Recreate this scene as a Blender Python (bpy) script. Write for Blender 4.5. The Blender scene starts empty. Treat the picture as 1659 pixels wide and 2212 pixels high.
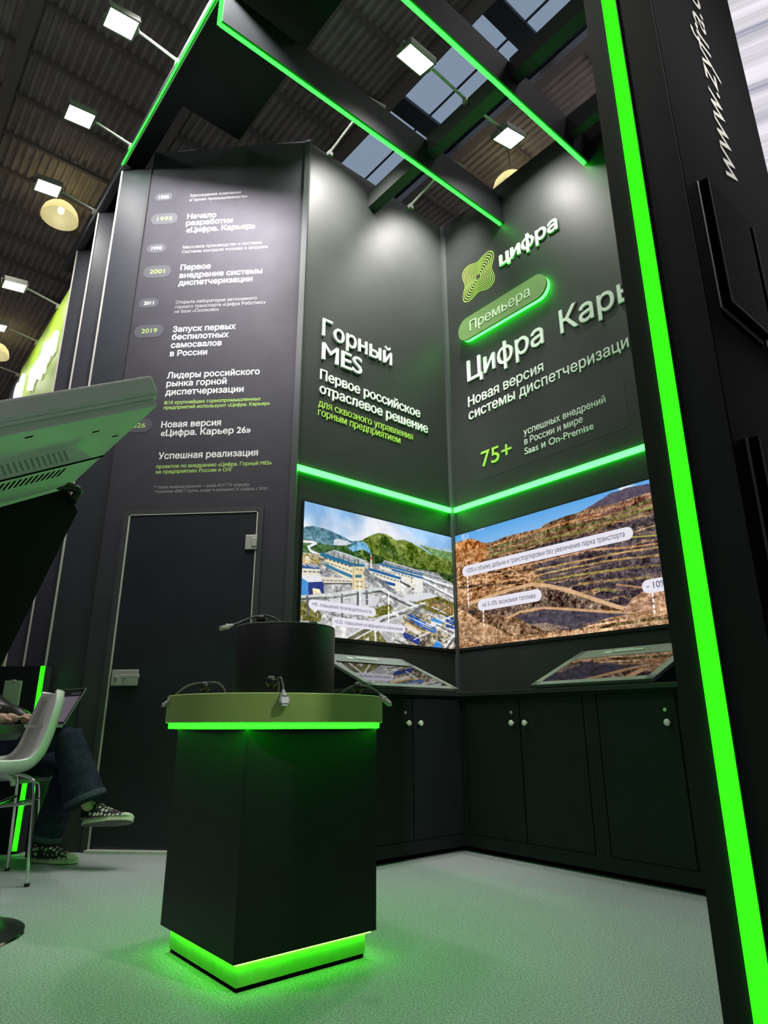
import bpy, bmesh, math, random
import numpy as np
from mathutils import Vector, Matrix, geometry

# ------------------------------------------------------------------ camera, world, exposure
SC = bpy.context.scene
COL = SC.collection
S2 = 2 ** -0.5
PI = math.pi
EYE = 0.72
PITCH, ROLL, YAW = 0.315246, -0.001962, 0.086189
cam_data = bpy.data.cameras.new('camera')
cam = bpy.data.objects.new('camera', cam_data)
COL.objects.link(cam)
SC.camera = cam
cam_data.sensor_fit = 'HORIZONTAL'
cam_data.sensor_width = 36.0
cam_data.lens = 1406.0 / 1659.0 * 36.0
cam_data.clip_start = 0.02
_f = Vector((-math.sin(YAW) * math.cos(PITCH), math.cos(YAW) * math.cos(PITCH), math.sin(PITCH)))
_r = Vector((math.cos(YAW), math.sin(YAW), 0))
_u = _r.cross(_f)
_rr = _r * math.cos(ROLL) + _u * math.sin(ROLL)
_uu = -_r * math.sin(ROLL) + _u * math.cos(ROLL)
cam.matrix_world = Matrix(((_rr.x, _uu.x, -_f.x, 0), (_rr.y, _uu.y, -_f.y, 0), (_rr.z, _uu.z, -_f.z, EYE), (0, 0, 0, 1)))

world = bpy.data.worlds.new('hall_air')
SC.world = world
world.use_nodes = True
world.node_tree.nodes['Background'].inputs[0].default_value = (0.95, 0.93, 1.0, 1)
world.node_tree.nodes['Background'].inputs[1].default_value = 0.065
SC.view_settings.view_transform = 'Standard'
SC.view_settings.look = 'None'
SC.view_settings.exposure = 0.0
SC.view_settings.gamma = 1.0
SC.view_settings.use_curve_mapping = False
SC.cycles.use_denoising = True
SC.cycles.max_bounces = 8
SC.cycles.caustics_reflective = False
SC.cycles.caustics_refractive = False

# strengths of the lamps the place has
HALL_POWER = 25.0        # each high-bay hall lamp
FLOOD_POWER = 14.0        # each outer LED floodlight
FLOOD_IN_POWER = 22.0     # floodlights inside the booth
LED_BEAM, LED_WALL, LED_POST, LED_PED = 17.0, 20.0, 4.5, 60.0

def W(m, z, h):
    """booth axes (along the back wall, along the right wall, height) to world"""
    return Vector(((m - z) * S2, (m + z) * S2, h))
MV, ZV, UP = Vector((S2, S2, 0)), Vector((-S2, S2, 0)), Vector((0, 0, 1))

def area_lamp(name, loc, aim, power, sx, sy, color=(1, 1, 1), spread=180):
    l = bpy.data.lights.new(name, 'AREA')
    l.shape = 'RECTANGLE'; l.size = sx; l.size_y = sy
    l.energy = power; l.color = color; l.spread = math.radians(spread)
    o = bpy.data.objects.new(name, l)
    COL.objects.link(o)
    o.location = loc
    o.rotation_euler = (Vector(aim) - Vector(loc)).to_track_quat('-Z', 'Y').to_euler()
    return o

# high-bay lamps of the exhibition hall, hung under the roof
for q in [(-4.5, 0.5), (0.5, -3.5), (5.0, -1.0), (-3.0, -5.0), (3.2, 3.2)]:
    area_lamp('hall_lamp_light', (q[0], q[1], 8.6), (q[0] * 0.8, q[1] * 0.8 + 0.6, 0), HALL_POWER, 0.6, 0.6, (1.0, 0.95, 0.97))

# unseen lamp added to brighten the pillar's outer face and its lettering
area_lamp('pillar_fill_light', W(1.95, -1.6, 4.0), W(1.9, 0.537, 2.7), 9.0, 0.12, 0.12, (1.0, 0.96, 0.9), 42)

# ------------------------------------------------------------------ materials
MATS = {}
def srgb(c):
    out = []
    for v in c:
        v = v / 255.0
        out.append(v / 12.92 if v <= 0.04045 else ((v + 0.055) / 1.055) ** 2.4)
    return tuple(out)

def mat(name, col, rough=0.5, metal=0.0, spec=0.5, noise=0.0, nscale=40.0, bump=0.0, bscale=200.0, alpha=None):
    if name in MATS: return MATS[name]
    m = bpy.data.materials.new(name); m.use_nodes = True
    nt = m.node_tree; b = nt.nodes['Principled BSDF']
    b.inputs['Base Color'].default_value = (*col, 1)
    b.inputs['Roughness'].default_value = rough
    b.inputs['Metallic'].default_value = metal
    b.inputs['Specular IOR Level'].default_value = spec
    tc = nt.nodes.new('ShaderNodeTexCoord')
    if noise:
        n = nt.nodes.new('ShaderNodeTexNoise'); n.inputs['Scale'].default_value = nscale; n.inputs['Detail'].default_value = 4
        r = nt.nodes.new('ShaderNodeMapRange'); r.inputs['To Min'].default_value = 1 - noise; r.inputs['To Max'].default_value = 1 + noise
        r.inputs['From Min'].default_value = 0.3; r.inputs['From Max'].default_value = 0.7
        mx = nt.nodes.new('ShaderNodeMix'); mx.data_type = 'RGBA'; mx.blend_type = 'MULTIPLY'
        mx.inputs['Factor'].default_value = 1.0; mx.inputs['A'].default_value = (*col, 1)
        nt.links.new(tc.outputs['Object'], n.inputs['Vector'])
        nt.links.new(n.outputs['Fac'], r.inputs['Value'])
        nt.links.new(r.outputs['Result'], mx.inputs['B'])
        nt.links.new(mx.outputs['Result'], b.inputs['Base Color'])
    if bump:
        n2 = nt.nodes.new('ShaderNodeTexNoise'); n2.inputs['Scale'].default_value = bscale; n2.inputs['Detail'].default_value = 3
        bp = nt.nodes.new('ShaderNodeBump'); bp.inputs['Strength'].default_value = bump; bp.inputs['Distance'].default_value = 0.01
        nt.links.new(tc.outputs['Object'], n2.inputs['Vector'])
        nt.links.new(n2.outputs['Fac'], bp.inputs['Height'])
        nt.links.new(bp.outputs['Normal'], b.inputs['Normal'])
    MATS[name] = m
    return m

def emit(name, col, strength):
    if name in MATS: return MATS[name]
    m = bpy.data.materials.new(name); m.use_nodes = True
    nt = m.node_tree; nt.nodes.clear()
    e = nt.nodes.new('ShaderNodeEmission'); o = nt.nodes.new('ShaderNodeOutputMaterial')
    e.inputs[0].default_value = (*col, 1); e.inputs[1].default_value = strength
    nt.links.new(e.outputs[0], o.inputs[0])
    MATS[name] = m
    return m

M_NAVY = mat('navy_laminate', (0.054, 0.052, 0.063), 0.6, spec=0.15, noise=0.08, nscale=6)
M_WALL = mat('charcoal_film', (0.025, 0.0275, 0.0265), 0.5, spec=0.25, noise=0.08, nscale=5)
M_BLACK = mat('black_panel', (0.010, 0.0115, 0.0125), 0.6, spec=0.2, noise=0.1, nscale=8)
M_CAB = mat('cabinet_laminate', (0.014, 0.017, 0.019), 0.6, spec=0.12, noise=0.1, nscale=8)
M_TRIM = mat('grey_trim', (0.05, 0.056, 0.058), 0.5, spec=0.3)
M_EDGE = mat('pale_edge', (0.62, 0.6, 0.55), 0.5)
M_GLOSS = mat('black_acrylic', (0.008, 0.009, 0.009), 0.12, spec=0.5)
M_RUBBER = mat('black_rubber', (0.012, 0.012, 0.013), 0.35, spec=0.5)
M_STEEL = mat('brushed_steel', (0.62, 0.6, 0.56), 0.4, metal=0.45, noise=0.06, nscale=120)
M_CHROME = mat('chrome', (0.75, 0.76, 0.75), 0.12, metal=1.0)
M_WHITE = mat('white_plastic', (0.74, 0.74, 0.71), 0.4, noise=0.02)
M_LETTER = mat('white_lettering', (0.72, 0.78, 0.72), 0.5, spec=0.3)
M_LETTERW = mat('white_print', (0.8, 0.8, 0.8), 0.6, spec=0.2)
M_LETTERF = mat('faded_print', (0.34, 0.34, 0.35), 0.6, spec=0.2)
M_LETTERG = mat('lime_print', (0.42, 0.66, 0.16), 0.6, spec=0.2)
M_LIME = mat('lime_lettering', (0.36, 0.6, 0.08), 0.5, spec=0.3)
M_BADGE = mat('grey_badge', (0.085, 0.085, 0.1), 0.6, spec=0.2)
M_LEDB = emit('led_green_beam', (0.13 / LED_BEAM, 1.0, 0.20 / LED_BEAM), LED_BEAM)
M_LEDW = emit('led_green_wall', (0.36 / LED_WALL, 1.0, 0.58 / LED_WALL), LED_WALL)
M_LEDP = emit('led_green_post', (0.050 / LED_POST, 1.0, 0.012 / LED_POST), LED_POST)
M_RING = emit('led_green_ring', (0.12, 1.0, 0.08), 1.0)
M_KICK = emit('led_green_kick', (0.10, 1.0, 0.035), 20.0)
M_LEDD = emit('led_green_pedestal', (0.085 / LED_PED, 1.0, 0.05 / LED_PED), LED_PED)
M_FLOOD = emit('floodlight_glass', (1.0, 0.99, 0.94), 6.0)
M_BULB = emit('lamp_bulb', (1.0, 0.95, 0.75), 6.0)
M_PROFILE = mat('dark_aluminium', (0.05, 0.055, 0.055), 0.4, metal=0.6)
M_CARPET = mat('grey_carpet', (0.42, 0.43, 0.47), 0.95, spec=0.05, noise=0.45, nscale=170, bump=0.6, bscale=260)

# ------------------------------------------------------------------ mesh helpers
def box(bm, a, b, bev=0.0, seg=2):
    x0, y0, z0 = a; x1, y1, z1 = b
    r = bmesh.ops.create_cube(bm, size=1.0)
    vs = r['verts']
    for v in vs:
        v.co = Vector(((x0 + x1) / 2 + v.co.x * (x1 - x0), (y0 + y1) / 2 + v.co.y * (y1 - y0), (z0 + z1) / 2 + v.co.z * (z1 - z0)))
    if bev > 0:
        es = list({e for v in vs for e in v.link_edges})
        bmesh.ops.bevel(bm, geom=es, offset=bev, segments=seg, affect='EDGES', profile=0.5)

def tube(bm, pts, r, seg=10, cap=True):
    pts = [Vector(p) for p in pts]
    n = len(pts)
    rs = r if isinstance(r, (list, tuple)) else [r] * n
    rings = []
    prev = None
    for i, p in enumerate(pts):
        t = (pts[min(i + 1, n - 1)] - pts[max(i - 1, 0)]).normalized()
        if prev is None:
            a = t.orthogonal().normalized()
        else:
            a = (prev - t * prev.dot(t))
            a = a.normalized() if a.length > 1e-6 else t.orthogonal().normalized()
        prev = a
        b = t.cross(a)
        rings.append([bm.verts.new(p + (a * math.cos(k * 2 * PI / seg) + b * math.sin(k * 2 * PI / seg)) * rs[i]) for k in range(seg)])
    for i in range(n - 1):
        for k in range(seg):
            bm.faces.new((rings[i][k], rings[i][(k + 1) % seg], rings[i + 1][(k + 1) % seg], rings[i + 1][k]))
    if cap:
        bm.faces.new(rings[0][::-1]); bm.faces.new(rings[-1])

def smooth_path(pts, k=6):
    pts = [Vector(p) for p in pts]
    out = []
    for i in range(len(pts) - 1):
        p0 = pts[max(i - 1, 0)]; p1 = pts[i]; p2 = pts[i + 1]; p3 = pts[min(i + 2, len(pts) - 1)]
        for j in range(k):
            t = j / k
            out.append(0.5 * ((2 * p1) + (p2 - p0) * t + (2 * p0 - 5 * p1 + 4 * p2 - p3) * t * t + (3 * p1 - p0 - 3 * p2 + p3) * t ** 3))
    out.append(pts[-1])
    return out

def lathe(bm, prof, c=(0, 0, 0), seg=40):
    """prof: list of (radius, height) from bottom to top"""
    c = Vector(c)
    rings = []
    for r, h in prof:
        if r < 1e-6:
            rings.append([bm.verts.new(c + Vector((0, 0, h)))])
        else:
            rings.append([bm.verts.new(c + Vector((r * math.cos(k * 2 * PI / seg), r * math.sin(k * 2 * PI / seg), h))) for k in range(seg)])
    for a, b in zip(rings, rings[1:]):
        for k in range(seg):
            q = [a[k % len(a)], a[(k + 1) % len(a)], b[(k + 1) % len(b)], b[k % len(b)]]
            q2 = []
            for v in q:
                if v not in q2: q2.append(v)
            if len(q2) > 2: bm.faces.new(q2)

def prism(bm, poly, o, ux, uy, un, d0, d1):
    """polygon (a,b) in the plane o + a*ux + b*uy, from depth d0 to d1 along un"""
    o, ux, uy, un = Vector(o), Vector(ux), Vector(uy), Vector(un)
    lo = [bm.verts.new(o + ux * a + uy * b + un * d0) for a, b in poly]
    hi = [bm.verts.new(o + ux * a + uy * b + un * d1) for a, b in poly]
    n = len(poly)
    bm.faces.new(lo[::-1]); bm.faces.new(hi)
    for i in range(n):
        bm.faces.new((lo[i], lo[(i + 1) % n], hi[(i + 1) % n], hi[i]))

def ball(bm, c, r, seg=16, sc=(1, 1, 1)):
    res = bmesh.ops.create_uvsphere(bm, u_segments=seg, v_segments=max(6, seg // 2), radius=r)
    for v in res['verts']:
        v.co = Vector(c) + Vector((v.co.x * sc[0], v.co.y * sc[1], v.co.z * sc[2]))

def obj(name, bm, m, parent=None, loc=(0, 0, 0), rotz=0.0, smooth=False):
    bmesh.ops.recalc_face_normals(bm, faces=bm.faces[:])
    me = bpy.data.meshes.new(name)
    bm.to_mesh(me); bm.free()
    if m: me.materials.append(m)
    if smooth:
        for p in me.polygons: p.use_smooth = True
        try: me.set_sharp_from_angle(angle=math.radians(40))
        except Exception: pass
    o = bpy.data.objects.new(name, me)
    COL.objects.link(o)
    o.location = loc; o.rotation_euler = (0, 0, rotz)
    if parent: o.parent = parent
    return o

def tag(o, label, cat, group=None):
    o['label'] = label; o['category'] = cat
    if group: o['group'] = group
    return o

def struct(o, label=None, cat=None):
    o['kind'] = 'structure'
    if label: o['label'] = label
    if cat: o['category'] = cat
    return o

def thing(name, label, cat, loc=(0, 0, 0), rotz=0.0, group=None):
    o = bpy.data.objects.new(name, None)
    COL.objects.link(o)
    o.location = loc; o.rotation_euler = (0, 0, rotz)
    o.empty_display_size = 0.1
    return tag(o, label, cat, group)

def copy_tree(o, parent=None):
    c = o.copy(); COL.objects.link(c)
    if parent: c.parent = parent
    for ch in list(o.children): copy_tree(ch, c)
    return c

R45 = PI / 4
def bmn(): return bmesh.new()

def boxes(*bs):
    bm = bmn()
    for b in bs: box(bm, b[0], b[1], b[2] if len(b) > 2 else 0.0)
    return bm

# ------------------------------------------------------------------ lettering
_GL = {}
def outline(s):
    """closed contours of a line of text at size 1, from the built-in font"""
    if s in _GL: return _GL[s]
    c = bpy.data.curves.new('line', 'FONT'); c.body = s; c.size = 1.0
    o = bpy.data.objects.new('line', c); COL.objects.link(o)
    dg = bpy.context.evaluated_depsgraph_get()
    cu = o.evaluated_get(dg).to_curve(dg)
    cont = []
    for sp in cu.splines:
        pts = []
        if sp.type == 'BEZIER':
            bp = sp.bezier_points; n = len(bp)
            for i in range(n):
                a, b = bp[i], bp[(i + 1) % n]
                p0, p1, p2, p3 = a.co.xy, a.handle_right.xy, b.handle_left.xy, b.co.xy
                d = (p3 - p0).length
                st = (p1 - p0).cross(p3 - p0) if d > 1e-9 else 0
                st2 = (p2 - p0).cross(p3 - p0) if d > 1e-9 else 0
                k = 1 if abs(st) < 1e-5 and abs(st2) < 1e-5 else 4
                for j in range(k):
                    t = j / k
                    q = p0 * (1 - t) ** 3 + p1 * 3 * t * (1 - t) ** 2 + p2 * 3 * t * t * (1 - t) + p3 * t ** 3
                    if not pts or (q - pts[-1]).length > 1e-5: pts.append(q.copy())
        else:
            for p in sp.points:
                q = Vector((p.co.x, p.co.y))
                if not pts or (q - pts[-1]).length > 1e-5: pts.append(q)
        if len(pts) > 2 and (pts[0] - pts[-1]).length < 1e-5: pts.pop()
        if len(pts) > 2: cont.append(np.array([(p.x, p.y) for p in pts]))
    bpy.data.objects.remove(o); bpy.data.curves.remove(c)
    _GL[s] = cont
    return cont

def area2(c):
    x, y = c[:, 0], c[:, 1]
    return float(np.sum(x * np.roll(y, -1) - np.roll(x, -1) * y))

def fatten(cont, w):
    """grow the strokes by w; each cluster of overlapping contours (one glyph) has its own winding"""
    if not w: return cont
    order = sorted(range(len(cont)), key=lambda i: cont[i][:, 0].min())
    groups = []; hi = -1e9
    for i in order:
        lo, h = cont[i][:, 0].min(), cont[i][:, 0].max()
        if lo < hi - 1e-4: groups[-1].append(i); hi = max(hi, h)
        else: groups.append([i]); hi = h
    sgn = {}
    for g in groups:
        big = max(g, key=lambda i: abs(area2(cont[i])))
        for i in g: sgn[i] = 1.0 if area2(cont[big]) > 0 else -1.0
    out = []
    for i, c in enumerate(cont):
        e = np.roll(c, -1, 0) - c
        L = np.hypot(e[:, 0], e[:, 1])[:, None]; L[L < 1e-9] = 1
        e = e / L
        nr = np.stack([e[:, 1], -e[:, 0]], 1) * sgn[i]
        b = nr + np.roll(nr, 1, 0)
        q = np.maximum(np.sum(b * b, 1)[:, None], 0.8)
        out.append(c + b * (2 * w / q))
    return out

def text_tris(s, weight):
    cont = fatten(outline(s), weight)
    if not cont: return None
    V = []; E = []
    for c in cont:
        i0 = len(V); n = len(c)
        V += [Vector((float(x), float(y))) for x, y in c]
        E += [(i0 + i, i0 + (i + 1) % n) for i in range(n)]
    vo, eo, fo, *_ = geometry.delaunay_2d_cdt(V, E, [], 0, 1e-6)
    P = np.array([(v.x, v.y) for v in vo])
    F = np.array([f for f in fo if len(f) == 3])
    C = P[F].mean(1)
    wn = np.zeros(len(C))
    for c in cont:
        lo, hi = c.min(0), c.max(0)
        idx = np.where((C[:, 0] > lo[0]) & (C[:, 0] < hi[0]) & (C[:, 1] > lo[1]) & (C[:, 1] < hi[1]))[0]
        if not len(idx): continue
        px, py = C[idx, 0][:, None], C[idx, 1][:, None]
        x0, y0 = c[:, 0][None], c[:, 1][None]
        x1, y1 = np.roll(c[:, 0], -1)[None], np.roll(c[:, 1], -1)[None]
        cr = (x1 - x0) * (py - y0) - (px - x0) * (y1 - y0)
        up = (y0 <= py) & (y1 > py) & (cr > 0)
        dn = (y0 > py) & (y1 <= py) & (cr < 0)
        wn[idx] += up.sum(1) - dn.sum(1)
    return P, F[np.abs(wn) > 0.5]

CAP = 0.727
def lettering(name, lines, m, o, ux, uy, parent=None, depth=0.0, lift=0.001, weight=0.0):
    """lines: (text, u0, u1, base, cap height or None, shear-free) laid on the plane o,ux,uy; raised by depth when given"""
    o, ux, uy = Vector(o), Vector(ux), Vector(uy)
    un = ux.cross(uy)
    verts = []; faces = []
    for ln in lines:
        s, u0, u1, b = ln[:4]
        cap = ln[4] if len(ln) > 4 else None
        r = text_tris(s, weight)
        if r is None: continue
        P, F = r
        used = np.unique(F)
        x0, x1 = P[used, 0].min(), P[used, 0].max()
        sx = (u1 - u0) / (x1 - x0)
        sy = cap / CAP if cap else sx
        i0 = len(verts)
        top = [o + ux * (u0 + (p[0] - x0) * sx) + uy * (b + p[1] * sy) + un * (lift + depth) for p in P]
        verts += top
        faces += [tuple(int(i0 + i) for i in f) for f in F]
        if depth:
            cnt = {}
            for f in F:
                for a, c in ((f[0], f[1]), (f[1], f[2]), (f[2], f[0])):
                    cnt[(int(a), int(c))] = 1
            j0 = len(verts)
            verts += [v - un * (depth + lift * 0.5) for v in top]
            for (a, c) in cnt:
                if (c, a) not in cnt:
                    faces.append((i0 + a, j0 + a, j0 + c, i0 + c))
    me = bpy.data.meshes.new(name)
    # keep only used vertices
    uf = sorted({i for f in faces for i in f}); mp = {i: k for k, i in enumerate(uf)}
    org = sum((verts[i] for i in uf), Vector()) / max(1, len(uf)) if parent is None else Vector()
    me.from_pydata([verts[i] - org for i in uf], [], [tuple(mp[i] for i in f) for f in faces])
    me.materials.append(m)
    ob = bpy.data.objects.new(name, me); COL.objects.link(ob)
    ob.location = org
    if parent:
        ob.parent = parent
        ob.matrix_parent_inverse = parent.matrix_basis.inverted()
    return ob

def rrect(w, h, r, cx=0, cy=0, k=8):
    out = []
    for sx, sy, a0 in ((1, 1, 0), (-1, 1, 90), (-1, -1, 180), (1, -1, 270)):
        for j in range(k + 1):
            a = math.radians(a0 + 90 * j / k)
            out.append((cx + sx * (w / 2 - r) + r * math.cos(a), cy + sy * (h / 2 - r) + r * math.sin(a)))
    return out

# ------------------------------------------------------------------ the hall: floor, roof, skylight
def mz(name, bm, m, parent=None, smooth=False):
    """a mesh given in booth axes (m, z, h)"""
    return obj(name, bm, m, parent, (0, 0, 0), R45 if parent is None else 0.0, smooth)

struct(obj('floor', boxes(((-14, -9, -0.1), (16, 26, 0.0))), M_CARPET), 'grey carpet floor of the booth and aisle', 'floor')

HALL_H = 9.0
M_ROOF = mat('dark_roof_sheet', (0.62, 0.55, 0.52), 0.7, spec=0.2, noise=0.15, nscale=3)
M_ROOFB = mat('roof_steel', (0.35, 0.31, 0.29), 0.6, spec=0.2)
bm = bmn()
def corrugated(m0, m1, z0, z1, pitch=0.11, dep=0.045):
    n = int((m1 - m0) / pitch)
    prof = []
    for i in range(n + 1):
        a = m0 + i * pitch
        prof += [(a, 0.0), (a + pitch * 0.4, 0.0), (a + pitch * 0.5, dep), (a + pitch * 0.9, dep)]
    va = [bm.verts.new((a, z0, HALL_H + d)) for a, d in prof]
    vb = [bm.verts.new((a, z1, HALL_H + d)) for a, d in prof]
    for i in range(len(prof) - 1):
        bm.faces.new((va[i], va[i + 1], vb[i + 1], vb[i]))
corrugated(-7.0, 4.42, 0.0, 24.0)
corrugated(5.75, 12.0, 0.0, 24.0)
box(bm, (4.4, -6.0, HALL_H + 0.05), (5.8, -2.0, HALL_H + 0.1))
box(bm, (-7.0, -8.0, HALL_H + 0.05), (12.0, 0.0, HALL_H + 0.1))
box(bm, (-7.0, 0.0, HALL_H + 0.3), (12.0, 24.0, HALL_H + 0.35))
ceil = struct(mz('ceiling', bm, M_ROOF), 'dark corrugated metal roof of the hall', 'ceiling')
for k in range(14):
    zz = 3.0 + 0.77 * k
    for m0, m1 in ((-7.0, 4.42), (5.75, 12.0)):
        struct(mz('ceiling_beam', boxes(((m0, zz - 0.025, HALL_H - 0.06), (m1, zz + 0.025, HALL_H - 0.005))), M_ROOFB), 'thin dark roof purlin', 'beam')
for mm in (-4.5, -2.0, 0.36, 2.3, 4.42, 5.76, 8.0):
    struct(mz('ceiling_beam', boxes(((mm - 0.075, 0.0, HALL_H - 0.2), (mm + 0.075, 24.0, HALL_H - 0.07)), ((mm - 0.02, 0.0, HALL_H - 0.10), (mm + 0.02, 24.0, HALL_H - 0.005))), M_ROOFB), 'dark steel roof beam', 'beam')
# skylight band: each pane its own part
M_SKY = emit('daylight_pane', (0.175, 0.225, 0.30), 1.25)
M_SKYBAR = mat('skylight_bar', (0.06, 0.08, 0.10), 0.6)
zs = [2.2, 3.35, 5.07, 6.75, 8.4, 10.0]
for i in range(len(zs) - 1):
    z0, z1 = zs[i], zs[i + 1]
    w = struct(mz('window_%d' % (i + 1), boxes(((4.46, z0, HALL_H), (4.56, z1, HALL_H + 0.08)), ((5.66, z0, HALL_H), (5.74, z1, HALL_H + 0.08)),
               ((4.5, z1 - 0.05, HALL_H - 0.02), (5.7, z1 + 0.22, HALL_H + 0.08))), M_SKYBAR), 'roof skylight with blue grey panes', 'skylight')
    mz('pane', boxes(((4.52, z0, HALL_H + 0.04), (5.09, z1, HALL_H + 0.05))), M_SKY, w)
    mz('pane', boxes(((5.105, z0, HALL_H + 0.04), (5.7, z1, HALL_H + 0.05))), M_SKY, w)
    mz('glazing_bar', boxes(((5.085, z0, HALL_H + 0.02), (5.11, z1, HALL_H + 0.055))), M_SKYBAR, w)

# dark gable wall far behind
struct(mz('wall_hall', boxes(((-7.0, 24.0, 0.0), (12.0, 24.1, HALL_H + 0.4))), M_ROOF), 'dark far wall of the exhibition hall', 'wall')

# ------------------------------------------------------------------ booth walls
# left wall with the printed timeline (plane Y = 4.126)
YT = 4.126
XL, XR = -2.304, -0.99
WTOP = 5.34
wl = struct(obj('wall_left', boxes(((XL, YT, 0.0), (XL + 0.140, YT + 0.06, WTOP)), ((XR - 0.20, YT, 0.0), (XR, YT + 0.06, WTOP)), ((XL + 0.140, YT, 2.145), (XR - 0.20, YT + 0.06, WTOP))), M_NAVY), 'tall navy booth wall printed with a timeline', 'wall')
# back wall (plane z = 3.618 from m = 2.22) and right wall (plane m = 3.796)
ZB, MR, M0 = 3.618, 3.796, 2.22
wb = struct(mz('wall_back', boxes(((M0 + 0.02, ZB, 0.0), (MR + 0.06, ZB + 0.06, WTOP))), M_WALL), 'charcoal booth wall with raised white heading', 'wall')
wr = struct(mz('wall_right', boxes(((MR, 1.00, 0.0), (MR + 0.06, ZB, WTOP))), M_WALL), 'charcoal booth wall with flower logo and lit pill sign', 'wall')
# corner posts
struct(obj('trim_1', boxes(((XR - 0.012, YT - 0.012, 0.0), (XR + 0.03, YT + 0.03, WTOP))), M_TRIM), 'grey post on the outer corner', 'trim')
struct(mz('trim_2', boxes(((MR - 0.035, ZB - 0.035, 0.0), (MR - 0.001, ZB - 0.001, WTOP))), M_TRIM), 'grey post in the inner corner', 'trim')
# dark seam line of the left wall's edge
struct(obj('trim_3', boxes(((XL - 0.022, YT - 0.01, 0.0), (XL - 0.001, YT + 0.03, 5.17))), mat('trim_dark', (0.02, 0.02, 0.025), 0.6)), 'thin dark batten at the wall edge', 'trim')

# printed timeline
TO, TX, TY = (XL, YT, 0), (1, 0, 0), (0, 0, 1)
lettering('heading_print', [
    ('Начало', 0.350, 0.590, 4.618, 0.050), ('разработки', 0.346, 0.732, 4.552, 0.050), ('«Цифра. Карьер»', 0.353, 0.922, 4.482, 0.050),
    ('Первое', 0.342, 0.587, 4.121, 0.049), ('внедрение системы', 0.342, 1.003, 4.047, 0.049), ('диспетчеризации', 0.340, 0.929, 3.978, 0.049),
    ('Запуск первых', 0.338, 0.827, 3.558, 0.049), ('беспилотных', 0.337, 0.777, 3.490, 0.049), ('самосвалов', 0.337, 0.729, 3.420, 0.049), ('в России', 0.336, 0.623, 3.348, 0.049),
    ('Лидеры российского', 0.334, 1.035, 3.161, 0.050), ('рынка горной', 0.336, 0.791, 3.093, 0.050), ('диспетчеризации', 0.335, 0.923, 3.022, 0.050),
    ('Новая версия', 0.332, 0.775, 2.760, 0.049), ('«Цифра. Карьер 26»', 0.334, 0.998, 2.693, 0.049), ('Успешная реализация', 0.337, 1.060, 2.514, 0.050),
], M_LETTERW, TO, TX, TY, wl, weight=0.022)
lettering('body_print', [
    ('Зарождение компании', 0.350, 0.779, 4.840, 0.028), ('«Горная промышленность»', 0.350, 0.838, 4.795, 0.028),
    ('Массовое производство и поставка', 0.344, 0.982, 4.325, 0.029), ('Системы контроля топлива и загрузки', 0.340, 1.032, 4.281, 0.029),
    ('Открыта лаборатория автономного', 0.336, 0.975, 3.809, 0.029), ('горного транспорта «Цифра Роботикс»', 0.337, 1.046, 3.767, 0.029), ('на базе «Сколково»', 0.334, 0.685, 3.726, 0.029),
    ('** Новое название решения — ранее АСУ ГТК «Карьер»', 0.331, 1.013, 2.290, 0.022), ('* Компания «ВИСТ Групп», входит в компанию ГК «Цифра» с 2018 г.', 0.333, 1.154, 2.257, 0.022),
], M_LETTERF, TO, TX, TY, wl, weight=0.004)
lettering('lime_print', [
    ('8/10 крупнейших горнопромышленных', 0.335, 1.055, 2.946, 0.028), ('предприятий используют «Цифра. Карьер»', 0.334, 1.124, 2.906, 0.028),
    ('проектов по внедрению «Цифра. Горный MES»', 0.331, 1.163, 2.443, 0.028), ('на предприятиях России и СНГ', 0.332, 0.887, 2.403, 0.028),
], M_LETTERG, TO, TX, TY, wl, weight=0.016)
for yr, u0, u1, h0, h1, t0, t1, tb, lime in [
        ('1988', 0.055, 0.203, 4.822, 4.898, 0.087, 0.173, 4.842, 0), ('1995', 0.047, 0.270, 4.580, 4.688, 0.100, 0.224, 4.616, 1),
        ('1998', 0.047, 0.201, 4.301, 4.388, 0.083, 0.169, 4.332, 0), ('2001', 0.041, 0.267, 4.063, 4.177, 0.093, 0.216, 4.103, 1),
        ('2011', 0.038, 0.196, 3.790, 3.871, 0.080, 0.159, 3.816, 0), ('2019', 0.033, 0.262, 3.522, 3.633, 0.090, 0.212, 3.561, 1),
        ('2026', 0.034, 0.262, 2.730, 2.840, 0.084, 0.213, 2.766, 1)]:
    bm = bmn()
    h = h1 - h0
    prism(bm, rrect(u1 - u0, h, h * 0.49, (u0 + u1) / 2, (h0 + h1) / 2), TO, TX, TY, (0, -1, 0), 0.0004, 0.0012)
    bd = obj('date_badge', bm, M_BADGE, wl)
    lettering('date_print', [(yr, t0, t1, tb, 0.040 if lime else 0.031)], M_LETTERG if lime else M_LETTERW, TO, TX, TY, bd, lift=0.002, weight=0.004 if lime else 0.024)

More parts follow.
